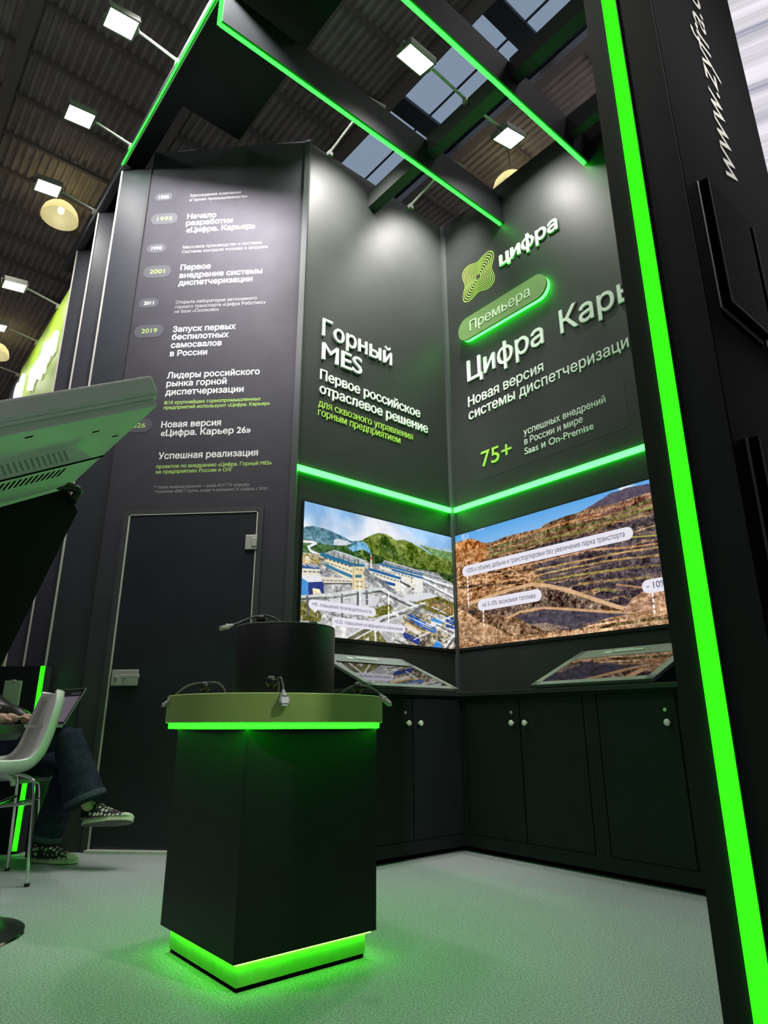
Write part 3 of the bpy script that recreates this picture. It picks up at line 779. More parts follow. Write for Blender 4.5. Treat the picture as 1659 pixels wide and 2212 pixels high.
PLANT=[
('p',[55,2004,94,1996,167,2019,256,2018,366,2001,432,1990,498,1974,624,2000,528,1912,324,1878,60,1893],(95,135,150),26,0),
('p',[349,1951,385,1970,470,1965,508,1956,433,1923,350,1917],(215,218,228),20,0),
('p',[52,1899,145,1921,233,1908,341,1910,470,1934,605,1985,705,1861,607,1815,236,1825,56,1811],(58,92,48),22,0),
('p',[1165,2058,1293,2068,1424,2075,1559,2083,1552,1940,1360,1981],(105,140,85),24,0),
('p',[1165,2058,1293,2068,1424,2075,1559,2083,1558,2057,1363,2052],(170,195,205),18,0),
('p',[547,1955,595,1995,674,2042,755,2079,828,2082,891,2066,933,2051,1010,2070,1087,2058,1176,2038,1279,2003,1420,1991,1554,1983,1556,1783,1390,1821,1127,1843,910,1844,806,1853,685,1827,626,1865,567,1903],(98,118,44),34,0),
('p',[786,2070,838,2063,890,2006,954,1950,1073,1902,996,1882,838,1915,765,1968],(70,95,36),30,0),
('p',[605,1925,705,1909,911,1877,1240,1877,1548,1869,1544,1781,1239,1826,806,1845,665,1831],(52,76,34),28,0),
('p',[688,1897,670,1940,646,1974,605,1990,547,1963,471,1918,519,1896,605,1925,655,1917],(120,178,212),22,0),
('l',[60,1894,171,1906,200,1902,137,1867,158,1841,254,1822],(232,232,238),8,17),
('p',[56,1815,262,1837,685,1834,1172,1850,1390,1830,1569,1793,1554,1259,62,1162],(176,176,176),40,0),
('p',[64,1812,245,1827,247,1760,68,1740],(170,150,95),36,0),
('p',[806,1876,869,1880,1127,1860,1356,1864,1437,1815,1238,1809,910,1824,786,1850],(140,142,146),24,0),
('p',[253,1836,351,1880,472,1871,646,1846,626,1821,525,1808],(172,180,182),26,0),
('p',[251,1836,526,1809,528,1664,265,1763],(228,220,190),10,0),
('l',[252,1831,526,1798],(38,112,152),6,28),
('l',[264,1770,373,1741,512,1712],(60,124,160),6,24),
('p',[520,1801,628,1812,630,1633,514,1624],(226,210,166),12,0),
('p',[522,1809,628,1819,628,1801,522,1788],(40,112,150),6,0),
('p',[541,1731,598,1737,598,1716,541,1710],(48,120,150),6,0),
('l',[685,1894,687,1791],(236,226,208),6,12),
('l',[685,1881,685,1868],(200,70,60),6,12),
('p',[92,1711,239,1725,241,1681,94,1668],(224,218,196),12,0),
('p',[95,1737,230,1751,238,1727,96,1711],(52,86,148),8,0),
('p',[71,1665,241,1683,269,1645,140,1623],(222,222,226),8,0),
('p',[67,1660,147,1624,149,1534,78,1520],(66,140,206),10,0),
('p',[147,1624,274,1644,273,1555,151,1533],(42,54,122),10,0),
('p',[184,1590,244,1590,267,1553,190,1547],(214,196,160),26,0),
('p',[245,1677,508,1701,509,1665,269,1636],(222,216,200),10,0),
('l',[269,1630,509,1662],(70,70,72),10,9),
('p',[768,1847,1182,1826,1181,1776,768,1809],(228,224,206),10,0),
('l',[768,1844,1188,1822],(44,110,164),6,15),
('p',[676,1784,965,1766,968,1669,909,1651,768,1680,676,1738],(232,228,212),12,0),
('l',[676,1789,965,1763],(40,100,158),6,20),
('p',[889,1821,1204,1800,1195,1686,1123,1685,963,1787],(230,226,212),12,0),
('l',[889,1818,1204,1797],(44,108,166),6,17),
('p',[774,1711,909,1705,909,1649,847,1651,774,1675],(236,232,216),8,0),
('l',[772,1715,909,1707],(34,78,150),6,22),
('p',[1125,1785,1202,1792,1197,1695,1123,1677],(230,230,226),10,0),
('l',[632,1756,776,1713,909,1647],(120,124,128),30,37),
('l',[1204,1811,1353,1789,1568,1774],(238,240,244),8,15),
('l',[1210,1793,1376,1768,1567,1741],(108,112,116),14,9),
('l',[1215,1780,1374,1734,1564,1687],(236,238,242),8,15),
('l',[1237,1758,1468,1694,1563,1671],(110,112,116),14,9),
('p',[316,1548,609,1614,776,1595,736,1533,610,1507,335,1506],(208,208,212),12,0),
('p',[993,1641,1269,1691,1372,1674,1121,1604,1013,1599],(212,214,220),8,0),
('p',[1067,1589,1372,1676,1573,1629,1566,1493,1231,1550],(118,112,48),30,0),
('p',[1255,1611,1441,1632,1559,1585,1557,1542,1288,1573],(150,120,76),34,0),
('p',[72,1477,154,1500,268,1413,252,1369,77,1359],(120,118,62),30,0),
('p',[736,1517,867,1559,908,1508,806,1452,649,1436],(116,118,52),28,0),
('l',[70,1510,333,1561,786,1659],(206,210,210),20,26),
('l',[71,1498,333,1544,786,1643],(88,96,88),30,15),
('l',[144,1527,154,1401],(96,100,104),14,17),
('l',[427,1572,434,1415],(104,108,112),14,17),
('l',[566,1604,567,1518],(96,104,104),10,20),
('l',[646,1622,650,1535],(100,106,106),10,20),
('l',[786,1659,971,1610,1121,1579],(214,216,220),18,22),
('l',[786,1639,971,1586,1099,1561],(84,86,84),26,15),
('p',[611,1410,908,1501,990,1446,866,1381,905,1217,379,1182,375,1316],(190,188,188),24,0),
('p',[448,1272,669,1393,727,1346,613,1270],(122,116,70),28,0),
('l',[465,1279,806,1459,1221,1608],(222,226,230),16,13),
('l',[484,1266,826,1444,1226,1589],(96,100,96),24,11),
('l',[511,1259,846,1429,1012,1488],(214,218,222),20,11),
('p',[669,1334,766,1349,865,1244,670,1231],(118,116,66),26,0),
('l',[722,1361,737,1220],(232,232,232),10,15),
('l',[751,1363,757,1222],(90,90,90),20,9),
('l',[887,1506,1011,1456,1171,1384,1335,1309],(214,214,216),26,20),
('p',[991,1486,1230,1534,1551,1441,1554,1259,1092,1229,968,1366],(150,140,120),60,0),
('l',[1065,1485,1162,1447,1305,1403],(66,118,200),30,48),
('l',[1022,1437,1160,1392,1315,1372],(206,176,120),20,15),
('l',[1021,1414,1116,1379,1160,1367],(226,220,206),16,33),
('p',[989,1368,1159,1327,1147,1279,999,1323],(48,66,138),14,0),
('p',[1280,1498,1400,1485,1399,1459,1341,1463,1279,1478],(76,148,220),8,0),
('p',[1279,1475,1399,1459,1386,1426,1278,1441],(226,226,230),10,0),
('p',[1443,1531,1555,1521,1549,1399,1438,1414],(52,84,160),14,0),
('p',[1433,1439,1551,1433,1549,1403,1432,1414],(220,220,226),8,0),
('p',[1336,1333,1393,1313,1380,1278,1284,1273],(68,140,216),8,0),
('l',[1379,1248,1451,1317,1549,1399],(226,228,232),30,17),
('l',[1413,1250,1486,1320,1560,1383],(90,94,96),30,11),
('l',[1448,1252,1522,1323],(226,228,232),20,11),
('l',[1228,1453,1431,1406,1560,1367],(216,216,220),20,13),
('d',[276,1809,511,1783],(96,92,84),4,10),
('d',[291,1782,512,1750],(120,112,96),4,7),
('l',[526,1796,525,1626],(150,138,110),8,5),
('d',[549,1771,607,1775],(120,110,90),4,7),
('d',[551,1683,613,1689],(120,110,90),4,7),
('d',[551,1648,609,1653],(120,110,90),4,7),
('d',[112,1692,236,1705],(90,96,110),4,9),
('d',[259,1652,504,1678],(110,108,104),4,7),
('d',[701,1765,952,1738],(100,104,112),4,9),
('d',[791,1831,1170,1806],(110,112,118),4,8),
('d',[786,1675,909,1671],(100,104,112),4,8),
('d',[910,1800,1114,1783],(110,114,120),4,8),
('l',[351,1859,354,1822],(86,70,58),6,7),
('l',[393,1860,396,1821],(86,70,58),6,7),
('l',[435,1856,437,1820],(86,70,58),6,7),
('l',[483,1854,486,1804],(120,84,60),6,7),
('l',[534,1839,537,1796],(96,70,60),6,8),
('l',[568,1840,570,1805],(96,70,60),6,8),
('l',[1083,1845,1083,1746],(84,84,84),6,7),
('l',[995,1824,997,1783],(84,84,84),6,5),
('l',[837,1801,839,1769],(84,84,84),6,5),
('l',[351,1879,646,1844],(226,230,232),6,5),
('l',[325,1847,607,1822],(120,128,134),6,5),
('l',[812,1875,1425,1826],(224,226,228),8,5),
('l',[911,1861,1402,1823],(108,110,114),8,5),
('l',[973,1739,1102,1699],(70,70,74),10,15),
('l',[1014,1664,1124,1735],(210,210,206),8,15),
('l',[1004,1565,1108,1541],(232,234,236),12,4),
('l',[1098,1317,1259,1388],(226,228,230),12,7),
('l',[1028,1546,1095,1530],(232,234,236),12,7),
('l',[1354,1574,1458,1623],(80,84,86),12,4),
('l',[1382,1530,1493,1503],(226,228,230),12,9),
('l',[1026,1304,1186,1375],(80,84,86),12,4),
('l',[1419,1456,1610,1538],(210,190,150),12,5),
('l',[1108,1419,1218,1391],(80,84,86),12,7),
('l',[1365,1625,1430,1657],(80,84,86),12,9),
('l',[1291,1583,1441,1549],(226,228,230),12,9),
('l',[1027,1488,1177,1451],(210,190,150),12,5),
('l',[1424,1613,1491,1598],(210,190,150),12,5),
('l',[935,1300,1022,1277],(80,84,86),12,4),
('l',[1406,1329,1572,1399],(232,234,236),12,7),
('l',[1031,1297,1183,1257],(210,190,150),12,4),
('l',[1038,1541,1149,1514],(96,94,88),12,5),
('l',[1062,1602,1121,1588],(80,84,86),12,7),
('l',[1206,1479,1291,1517],(232,234,236),12,4),
('l',[900,1358,1028,1415],(210,190,150),12,4),
('l',[1189,1431,1287,1407],(210,190,150),12,7),
('l',[1335,1501,1529,1455],(226,228,230),12,9),
('l',[1109,1599,1220,1574],(96,94,88),12,5),
('l',[1164,1607,1253,1586],(226,228,230),12,5),
('l',[1112,1527,1211,1573],(80,84,86),12,4),
('l',[1476,1517,1673,1604],(232,234,236),12,9),
('l',[1093,1470,1270,1427],(226,228,230),12,7),
('l',[1038,1452,1208,1410],(96,94,88),12,5),
('l',[1255,1404,1350,1445],(96,94,88),12,4),
('l',[1391,1549,1538,1516],(96,94,88),12,5),
('l',[1332,1547,1515,1631],(96,94,88),12,9),
('l',[1311,1331,1397,1309],(226,228,230),12,4),
('l',[1232,1541,1345,1592],(96,94,88),12,5),
('l',[1189,1337,1272,1373],(80,84,86),12,9),
('l',[1426,1500,1498,1531],(232,234,236),12,9),
('l',[1201,1538,1361,1500],(232,234,236),12,4),
('l',[1039,1492,1103,1522],(96,94,88),12,9),
('l',[982,1290,1084,1336],(96,94,88),12,4),
('l',[909,1303,1060,1263],(96,94,88),12,9),
('l',[1384,1385,1453,1415],(226,228,230),12,7),
('l',[1435,1488,1510,1471],(80,84,86),12,5),
('l',[968,1547,1085,1519],(210,190,150),12,4),
('l',[1298,1630,1399,1608],(96,94,88),12,9),
('l',[1177,1450,1287,1423],(226,228,230),12,5),
('l',[1470,1442,1632,1512],(80,84,86),12,9),
('l',[1338,1449,1526,1404],(96,94,88),12,9),
('l',[1097,1528,1233,1592],(80,84,86),12,5),
('l',[387,1468,390,1438],(120,124,124),8,4),
('l',[228,1425,231,1395],(232,234,236),8,4),
('l',[539,1440,592,1448],(100,104,104),8,4),
('l',[715,1503,717,1476],(232,234,236),8,4),
('l',[658,1445,660,1428],(220,222,224),8,5),
('l',[487,1430,489,1397],(232,234,236),8,3),
('l',[543,1474,545,1442],(120,124,124),8,5),
('l',[368,1467,370,1430],(120,124,124),8,4),
('l',[247,1493,249,1465],(220,222,224),8,5),
('l',[365,1435,412,1443],(232,234,236),8,4),
('l',[217,1459,220,1429],(120,124,124),8,4),
('l',[767,1506,810,1513],(120,124,124),8,5),
('l',[650,1450,737,1464],(220,222,224),8,5),
('l',[635,1564,682,1572],(232,234,236),8,3),
('l',[362,1469,365,1440],(120,124,124),8,3),
('l',[450,1541,484,1547],(120,124,124),8,3),
('l',[173,1522,267,1539],(100,104,104),8,5),
('l',[193,1475,196,1460],(232,234,236),8,5),
('l',[337,1550,426,1566],(220,222,224),8,3),
('l',[236,1496,298,1507],(100,104,104),8,4),
('l',[444,1484,493,1492],(100,104,104),8,4),
('l',[140,1389,142,1371],(120,124,124),8,3),
('l',[150,1512,216,1524],(100,104,104),8,5),
('l',[105,1395,108,1371],(220,222,224),8,5),
('l',[584,1442,684,1458],(100,104,104),8,5),
('l',[495,1554,497,1524],(120,124,124),8,5),
('l',[233,1796,276,1790],(110,100,80),20,7),
('l',[190,1754,227,1748],(200,196,190),20,9),
('l',[235,1761,251,1758],(90,96,70),20,4),
('l',[204,1766,241,1762],(90,96,70),20,4),
('l',[119,1810,152,1803],(110,100,80),20,4),
('l',[124,1809,167,1802],(90,96,70),20,4),
('l',[179,1745,224,1739],(226,222,214),20,4),
('l',[198,1772,212,1762],(226,222,214),20,4),
('l',[171,1810,198,1801],(90,96,70),20,7),
('l',[238,1777,268,1777],(200,196,190),20,4),
('l',[221,1754,247,1746],(110,100,80),20,9),
('l',[210,1800,233,1795],(200,196,190),20,7),
('l',[149,1738,199,1733],(200,196,190),20,7),
('l',[219,1811,243,1812],(200,196,190),20,7),
('l',[195,1766,234,1762],(90,96,70),20,4),
('l',[253,1766,290,1760],(90,96,70),20,9),
('l',[128,1759,171,1755],(226,222,214),20,7),
('l',[188,1807,204,1801],(226,222,214),20,4),
('l',[227,1804,275,1801],(110,100,80),20,9),
('l',[106,1738,125,1729],(226,222,214),20,4),
('l',[206,1805,243,1800],(90,96,70),20,4),
('l',[119,1796,169,1789],(226,222,214),20,9),
('l',[247,1772,287,1764],(226,222,214),20,4),
('l',[227,1796,264,1793],(90,96,70),20,7),
('l',[163,1786,178,1774],(110,100,80),20,4),
('l',[151,1793,179,1784],(90,96,70),20,7),
('l',[153,1757,203,1759],(90,96,70),20,4),
('l',[259,1818,273,1815],(90,96,70),20,9),
('l',[174,1820,200,1812],(200,196,190),20,4),
('l',[114,1780,145,1778],(200,196,190),20,9),
('d',[584,1679,589,1516],(250,250,252),0,11),
('d',[853,1640,852,1422],(250,250,252),0,11),
]
MINE=[
('p',[-53,2138,11,2140,106,2144,206,2139,286,2097,357,2064,471,2066,582,2078,740,2075,880,2073,931,2093,1075,2103,1213,2109,1337,2138,1469,2180,1601,2183,1727,2168,1922,2139,1869,1219,-35,1196],(128,98,72),44,0),
('p',[1259,2118,1337,2138,1469,2180,1601,2183,1727,2170,1922,2139,1920,2067,1727,2111,1490,2103],(86,76,92),18,0),
('p',[1165,2081,1490,2098,1725,2102,1920,2067,1924,1976,1678,2031,1269,2016],(128,86,70),34,0),
('p',[11,2140,206,2139,357,2064,393,1961,169,1891,-1,1897],(182,120,66),50,0),
('p',[916,1942,1261,1948,1708,1976,1905,1963,1891,1418,1665,1399,1527,1392,1264,1508,889,1662,803,1778],(84,72,78),30,0),
('b',[-55,2097,355,2036,929,2075,1335,2119,1723,2084,1935,2054,1891,1418,1665,1399,1535,1382,1354,1405,1078,1583,769,1681,372,1658,-14,1624],(176,136,92),30,56),
('l',[382,2008,800,2027,1102,2024,1375,2008,1720,2062,1919,2058],(96,98,52),30,17),
('l',[379,1964,920,1980,1264,1969,1477,1995,1723,2017,1912,2015],(120,116,60),30,15),
('l',[369,2028,802,2050,1163,2059,1381,2058],(176,124,76),30,12),
('l',[431,1899,915,1932,1258,1919,1466,1912,1720,1928,1898,1920],(66,58,58),30,29),
('l',[429,1877,912,1901,1255,1891,1512,1873,1734,1892,1893,1886],(158,134,88),30,11),
('l',[1558,1854,1734,1829,1899,1806],(164,160,84),20,11),
('l',[522,1828,904,1821,1248,1832,1549,1786,1727,1777,1894,1772],(196,146,104),24,13),
('l',[545,1781,959,1768,1241,1772,1448,1765,1733,1753,1899,1749],(186,150,96),24,13),
('l',[723,1725,1071,1735,1342,1734,1725,1702,1891,1695],(182,150,92),24,13),
('l',[794,1682,1122,1680,1435,1664,1721,1637,1889,1627],(160,146,76),24,15),
('l',[1159,1616,1427,1598,1715,1566,1878,1549],(168,142,88),24,16),
('l',[1280,1562,1419,1529],(140,134,72),24,20),
('l',[1433,1567,1609,1520,1749,1491],(176,134,96),20,12),
('l',[858,1587,1141,1554,1280,1560],(180,142,92),24,13),
('p',[4,1990,431,1910,801,1758,794,1677,371,1648,108,1619,-14,1624],(164,118,78),64,0),
('l',[124,1899,547,1802,803,1778],(92,68,52),50,15),
('l',[59,1841,515,1743,774,1731],(200,150,104),50,15),
('l',[55,1762,514,1722,670,1707],(96,74,58),50,17),
('l',[52,1705,402,1686,618,1695],(196,148,104),50,12),
('b',[-1,1897,428,1866,801,1758,794,1677,371,1648,108,1619,-14,1624],(206,156,108),40,37),
('p',[599,1470,860,1483,1353,1401,1534,1373,1344,1326,1136,1312,950,1332,742,1384],(80,74,86),20,0),
('p',[258,1653,863,1636,1107,1550,1405,1416,1203,1438,862,1502,535,1478,250,1535],(104,84,72),50,0),
('b',[522,1480,860,1483,1353,1401,1534,1373,1344,1326,1136,1312,950,1332,742,1384],(120,104,104),16,49),
('l',[153,1618,371,1645,576,1668,769,1675,911,1643,1078,1583,1262,1497,1407,1432,1553,1376],(212,172,132),16,27),
('l',[534,1463,652,1492,861,1494,1097,1451,1353,1402,1552,1374],(206,166,124),16,17),
('p',[-29,1626,120,1562,246,1471,488,1381,785,1316,971,1311,1147,1320,1348,1361,1543,1374,1735,1394,1896,1393,1892,1208,-34,1218],(214,170,130),52,0),
('b',[-34,1537,246,1471,488,1381,785,1316,971,1311,1147,1320,1348,1361,1543,1374,1735,1394,1896,1393,1892,1208,-34,1218],(150,112,80),60,41),
('p',[719,1396,863,1385,1062,1329,857,1332],(150,130,116),24,0),
('p',[1440,1385,1537,1469,1625,1500,1746,1473,1735,1390,1589,1375],(190,150,122),40,0),
('l',[29,1562,107,1606,225,1586,279,1535,359,1468,514,1378],(120,94,60),40,10),
('p',[150,1569,223,1558,221,1534,149,1545],(56,50,56),10,0),
('l',[279,1542,397,1422,587,1320,786,1330],(116,92,62),50,17),
('l',[358,1458,615,1348,785,1320],(124,100,70),50,20),
('l',[8,1443,152,1352,291,1287],(110,80,60),50,22),
('l',[31,1299,347,1297,855,1308,1292,1314,1744,1330],(150,112,80),50,15),
('l',[1149,1338,1295,1340,1493,1352],(120,98,84),50,12),
('l',[1291,1305,1583,1324,1741,1314],(110,94,60),50,17),
('d',[151,1842,152,1596],(248,246,246),0,11),
('d',[301,1550,298,1433],(248,246,246),0,11),
('d',[1663,1477,1661,1357],(248,246,246),0,11),
]


def sky_plant(X, Y, sh):
    n = fractal(sh, 5, (3, 6, 12, 24, 48), 0.6); n2 = fractal(sh, 6, (2, 4, 8, 16), 0.6)
    t = np.clip(0.08 + 1.1 * n2 + (X - 700) / 2200, 0, 1)[..., None]
    c = np.array([228, 229, 236]) * (1 - t) + np.array([140, 185, 228]) * t
    return c + (n * 26)[..., None]
def sky_mine(X, Y, sh):
    n = fractal(sh, 15, (4, 8, 16, 32), 0.6)
    t = np.clip((Y - 1880) / 320, 0, 1)[..., None]
    c = np.array([178, 210, 238]) * (1 - t) + np.array([92, 162, 226]) * t
    cl = np.clip((n - 0.55) * 2.5, 0, 1)[..., None]
    return c * (1 - cl) + np.array([232, 236, 242]) * cl

M_CALL = emit('callout_white', srgb((232, 229, 241)), 1.0)
M_CALLT = emit('callout_text', srgb((62, 60, 84)), 1.0)
SCREEN = 1.05
def callout(t, cx, cy, w, h, o, ux, un, text, u0, u1, base, cap):
    bm = bmn(); prism(bm, rrect(w, h, h * 0.49, cx, cy), o, ux, UP, un, 0.016, 0.0164)
    c = obj('callout_label', bm, M_CALL, t); c.matrix_parent_inverse = t.matrix_basis.inverted()
    lettering('callout_text', [(text, u0, u1, base, cap)], M_CALLT, Vector(o) + Vector(un) * 0.0164, ux, UP, c, 0, 0.0004, 0.002)

def screen_thing(label, u0, u1, h0, h1, o, ux, un):
    t = thing('video_wall', label, 'screen', o, 0, 'lit screens in the booth corner')
    bm = bmn(); prism(bm, [(u0 - 0.012, h0 - 0.02), (u1 + 0.012, h0 - 0.02), (u1 + 0.012, h1 + 0.012), (u0 - 0.012, h1 + 0.012)], o, ux, UP, un, 0.001, 0.013)
    c = obj('screen_frame', bm, M_BLACK, t); c.matrix_parent_inverse = t.matrix_basis.inverted()
    return t
t = screen_thing('lit screen showing a white and blue factory below a green mountain', 0.095, 1.537, 1.277, 2.186, BO, BX, -ZV)
screen_mesh('display_picture', paint(PLANT, 95, 1537, 1277, 2186, 2.6, sky_plant, 21), BO, BX, -ZV, 0.015, t, SCREEN)
callout(t, 0.443, 1.480, 0.576, 0.066, BO, BX, -ZV, '+4%  повышение производительности', 0.180, 0.690, 1.470, 0.026)
callout(t, 0.680, 1.385, 0.668, 0.060, BO, BX, -ZV, '+0.2%  повышение коэффициента извлечения', 0.370, 0.984, 1.372, 0.026)
bm = bmn(); prism(bm, [(0.172, 1.462), (0.205, 1.425), (0.235, 1.452)], BO, BX, UP, -ZV, 0.0155, 0.016)
c = obj('callout_tail', bm, M_CALL, t); c.matrix_parent_inverse = t.matrix_basis.inverted()
t = screen_thing('lit screen showing a brown terraced open pit mine under blue sky', 0.006, 2.20, 1.283, 2.197, RO, RX, -MV)
screen_mesh('display_picture', paint(MINE, 6, 2200, 1283, 2197, 3.0, sky_mine, 41), RO, RX, -MV, 0.015, t, SCREEN)
callout(t, 0.845, 1.882, 1.488, 0.086, RO, RX, -MV, '+20% к объему добычи и транспортировки без увеличения парка транспорта', 0.142, 1.530, 1.866, 0.038)
callout(t, 0.550, 1.590, 0.602, 0.088, RO, RX, -MV, 'на 5-10% экономия топлива', 0.296, 0.796, 1.574, 0.036)
callout(t, 1.860, 1.522, 0.514, 0.084, RO, RX, -MV, '- 10%  простоев', 1.634, 2.040, 1.507, 0.042)

# ------------------------------------------------------------------ base cabinets and worktop
CF, CB = 3.143, 2.988            # fronts of the right and the back run
M_GAP = mat('dark_gap', (0.003, 0.003, 0.003), 0.9, spec=0.0)
M_KNOB = mat('white_knob', (0.8, 0.78, 0.72), 0.35)
def knob(bm, c, dirv):
    c, d = Vector(c), Vector(dirv)
    tube(bm, [c, c + d * 0.012, c + d * 0.014, c + d * 0.024, c + d * 0.030, c + d * 0.032], [0.006, 0.006, 0.012, 0.0165, 0.013, 0.005], 16)
def cabinet(label, x0, x1, back, doors, loc, rotz):
    """local x along the front, y into the cabinet; doors: (x0, x1, knob side)"""
    t = thing('base_cabinet', label, 'cabinet', loc, rotz, 'black base cabinets under the worktop')
    obj('body', boxes(((x0, 0.008, 0.03), (x1, back, 0.884))), M_GAP if False else M_CAB, t)
    obj('plinth', boxes(((x0 + 0.01, 0.05, 0.0), (x1 - 0.01, back - 0.02, 0.03))), M_GAP, t)  # recessed plinth, the shadow line of its gap put into the near-black
    fr = [((x0, 0.0, 0.03), (x1, 0.008, 0.096)), ((x0, 0.0, 0.868), (x1, 0.008, 0.884))]
    e = [x0] + [v for dd in doors for v in (dd[0], dd[1])] + [x1]
    for a, b in zip(e[0::2], e[1::2]):
        if b - a > 0.012: fr.append(((a + (0.0025 if a != x0 else 0), 0.0, 0.096), (b - (0.0025 if b != x1 else 0), 0.008, 0.868)))
    obj('front_frame', boxes(*fr), M_CAB, t)
    for a, b, side, lock in doors:
        d = obj('door', boxes(((a + 0.003, -0.0005, 0.1005), (b - 0.003, 0.008, 0.864))), M_CAB, t)
        kx = b - 0.045 if side == 'r' else a + 0.045
        bm = bmn(); knob(bm, (kx, 0, 0.726), (0, -1, 0)); obj('knob', bm, M_KNOB, d, smooth=True)
        if lock:
            bm = bmn(); tube(bm, [(kx - 0.012, 0, 0.785), (kx - 0.012, -0.006, 0.785)], 0.009, 14)
            box(bm, (kx - 0.0135, -0.0075, 0.779), (kx - 0.0105, -0.006, 0.791)); obj('lock', bm, M_STEEL, d)
cabinet('black base cabinet of the back run, behind the pedestal', 0.0, 1.54, 0.625, [(0.05, 0.478, 'r', True), (0.482, 0.89, 'l', False)], W(2.25, CB, 0), R45)
cabinet('black base cabinet of the right run, at the inner corner', 0.0, 0.935, 0.645, [(0.045, 0.464, 'r', True), (0.470, 0.893, 'l', False)], W(CF, CB - 0.001, 0), -R45)
cabinet('black base cabinet of the right run, next to the lit pillar', 0.0, 0.92, 0.645, [(0.043, 0.472, 'r', True), (0.480, 0.90, 'l', False)], W(CF, CB - 0.937, 0), -R45)
bm = boxes(((2.235, CB - 0.03, 0.885), (MR - 0.002, ZB - 0.002, 0.910), 0.002), ((CF - 0.03, 1.12, 0.885), (MR - 0.002, CB - 0.03, 0.910), 0.002))
tag(mz('worktop', bm, mat('worktop_black', (0.022, 0.026, 0.028), 0.4, spec=0.3)), 'black L-shaped worktop over the base cabinets', 'worktop')

# ------------------------------------------------------------------ tilted touch displays on the worktop
M_DFRAME = mat('display_frame_grey', (0.20, 0.205, 0.21), 0.4, spec=0.4)
M_GLASS = mat('black_glass', (0.004, 0.004, 0.005), 0.03, spec=1.0)
M_GLASS.node_tree.nodes['Principled BSDF'].inputs['IOR'].default_value = 2.6
def touch_display(label, w, loc, rotz):
    t = thing('touch_display', label, 'display', loc, rotz, 'tilted touch displays on the worktop')
    D, z0, z1 = 0.55, 0.022, 0.248
    a = math.atan2(z1 - z0, D); L = math.hypot(D, z1 - z0)
    bm = bmn()
    for x0 in (0.01, w - 0.025):
        prism(bm, [(0.006, 0), (D - 0.01, 0), (D - 0.01, z1 - 0.02), (0.006, z0 - 0.014)], (x0, 0, 0), (0, 1, 0), (0, 0, 1), (1, 0, 0), 0, 0.015)
    box(bm, (0.01, D - 0.02, 0), (w - 0.01, D - 0.005, z1 - 0.02))
    obj('stand', bm, M_BLACK, t)
    M = Matrix.Translation((0, 0, z0)) @ Matrix.Rotation(a, 4, 'X')
    bm = boxes(((0, 0, -0.016), (w, L, -0.002)), ((0, 0, -0.016), (w, 0.050, 0.002), 0.001), ((0, L - 0.155, -0.016), (w, L, 0.002), 0.001), ((0, 0, -0.016), (0.046, L, 0.002), 0.001), ((w - 0.046, 0, -0.016), (w, L, 0.002), 0.001))
    bmesh.ops.transform(bm, matrix=M, verts=bm.verts)
    obj('bezel', bm, M_DFRAME, t)
    bm = boxes(((0.044, 0.048, -0.002), (w - 0.044, L - 0.153, 0.0005)))
    bmesh.ops.transform(bm, matrix=M, verts=bm.verts)
    obj('glass', bm, M_GLASS, t)
    bm = boxes(((w * 0.36, L - 0.090, 0.002), (w * 0.62, L - 0.066, 0.008), 0.002), ((w * 0.36, L - 0.058, 0.002), (w * 0.52, L - 0.046, 0.007)), ((w * 0.27, L - 0.095, 0.002), (w * 0.34, L - 0.050, 0.004)))
    bmesh.ops.transform(bm, matrix=M, verts=bm.verts)
    obj('sensor_bar', bm, mat('sensor_grey', (0.5, 0.52, 0.52), 0.4), t)
touch_display('tilted grey-framed touch display under the factory screen', 0.735, W(2.40, 2.985, 0.910), R45)
touch_display('tilted grey-framed touch display under the open pit screen', 0.75, W(3.137, 2.425, 0.910), -R45)

# ------------------------------------------------------------------ pillar with the broad green light line
PM, PZ = 1.50, 0.537
M_PIL = mat('pillar_black', (0.020, 0.022, 0.022), 0.6, spec=0.15, noise=0.08, nscale=5)
M_PIL2 = mat('pillar_gloss', (0.0045, 0.0045, 0.005), 0.5, spec=0.02)
struct(mz('pillar', boxes(((PM, PZ + 0.002, 0.0), (2.302, 0.745, 5.4))), M_PIL), 'black pillar at the open end of the right wall', 'pillar')
struct(mz('pillar', boxes(((PM + 0.004, PZ, 0.0), (2.302, PZ + 0.002, 5.4))), M_PIL2), 'outer face of the black pillar', 'pillar')
led('broad green light line up the inner face of the black pillar', (PM - 0.008, 0.640, 0.0), (PM - 0.001, 0.683, 5.4), M_LEDP, ((PM - 0.006, 0.6365, 0.0), (PM - 0.0005, 0.640, 5.4)))
tag(lettering('raised_lettering', [('www.zyfra.com', 2.335, 3.405, 0.0, 0.150)], mat('pillar_letter', (0.34, 0.34, 0.32), 0.5), W(PM + 0.43, PZ, 0), UP, -MV, None, 0.002, 0.0005, 0.0), 'grey web address running up the outer face of the pillar', 'lettering')
M_POCK = mat('pocket_black', (0.003, 0.0033, 0.0033), 0.4, spec=0.01)
M_PEDGE = mat('pocket_edge', (0.14, 0.145, 0.13), 0.4)
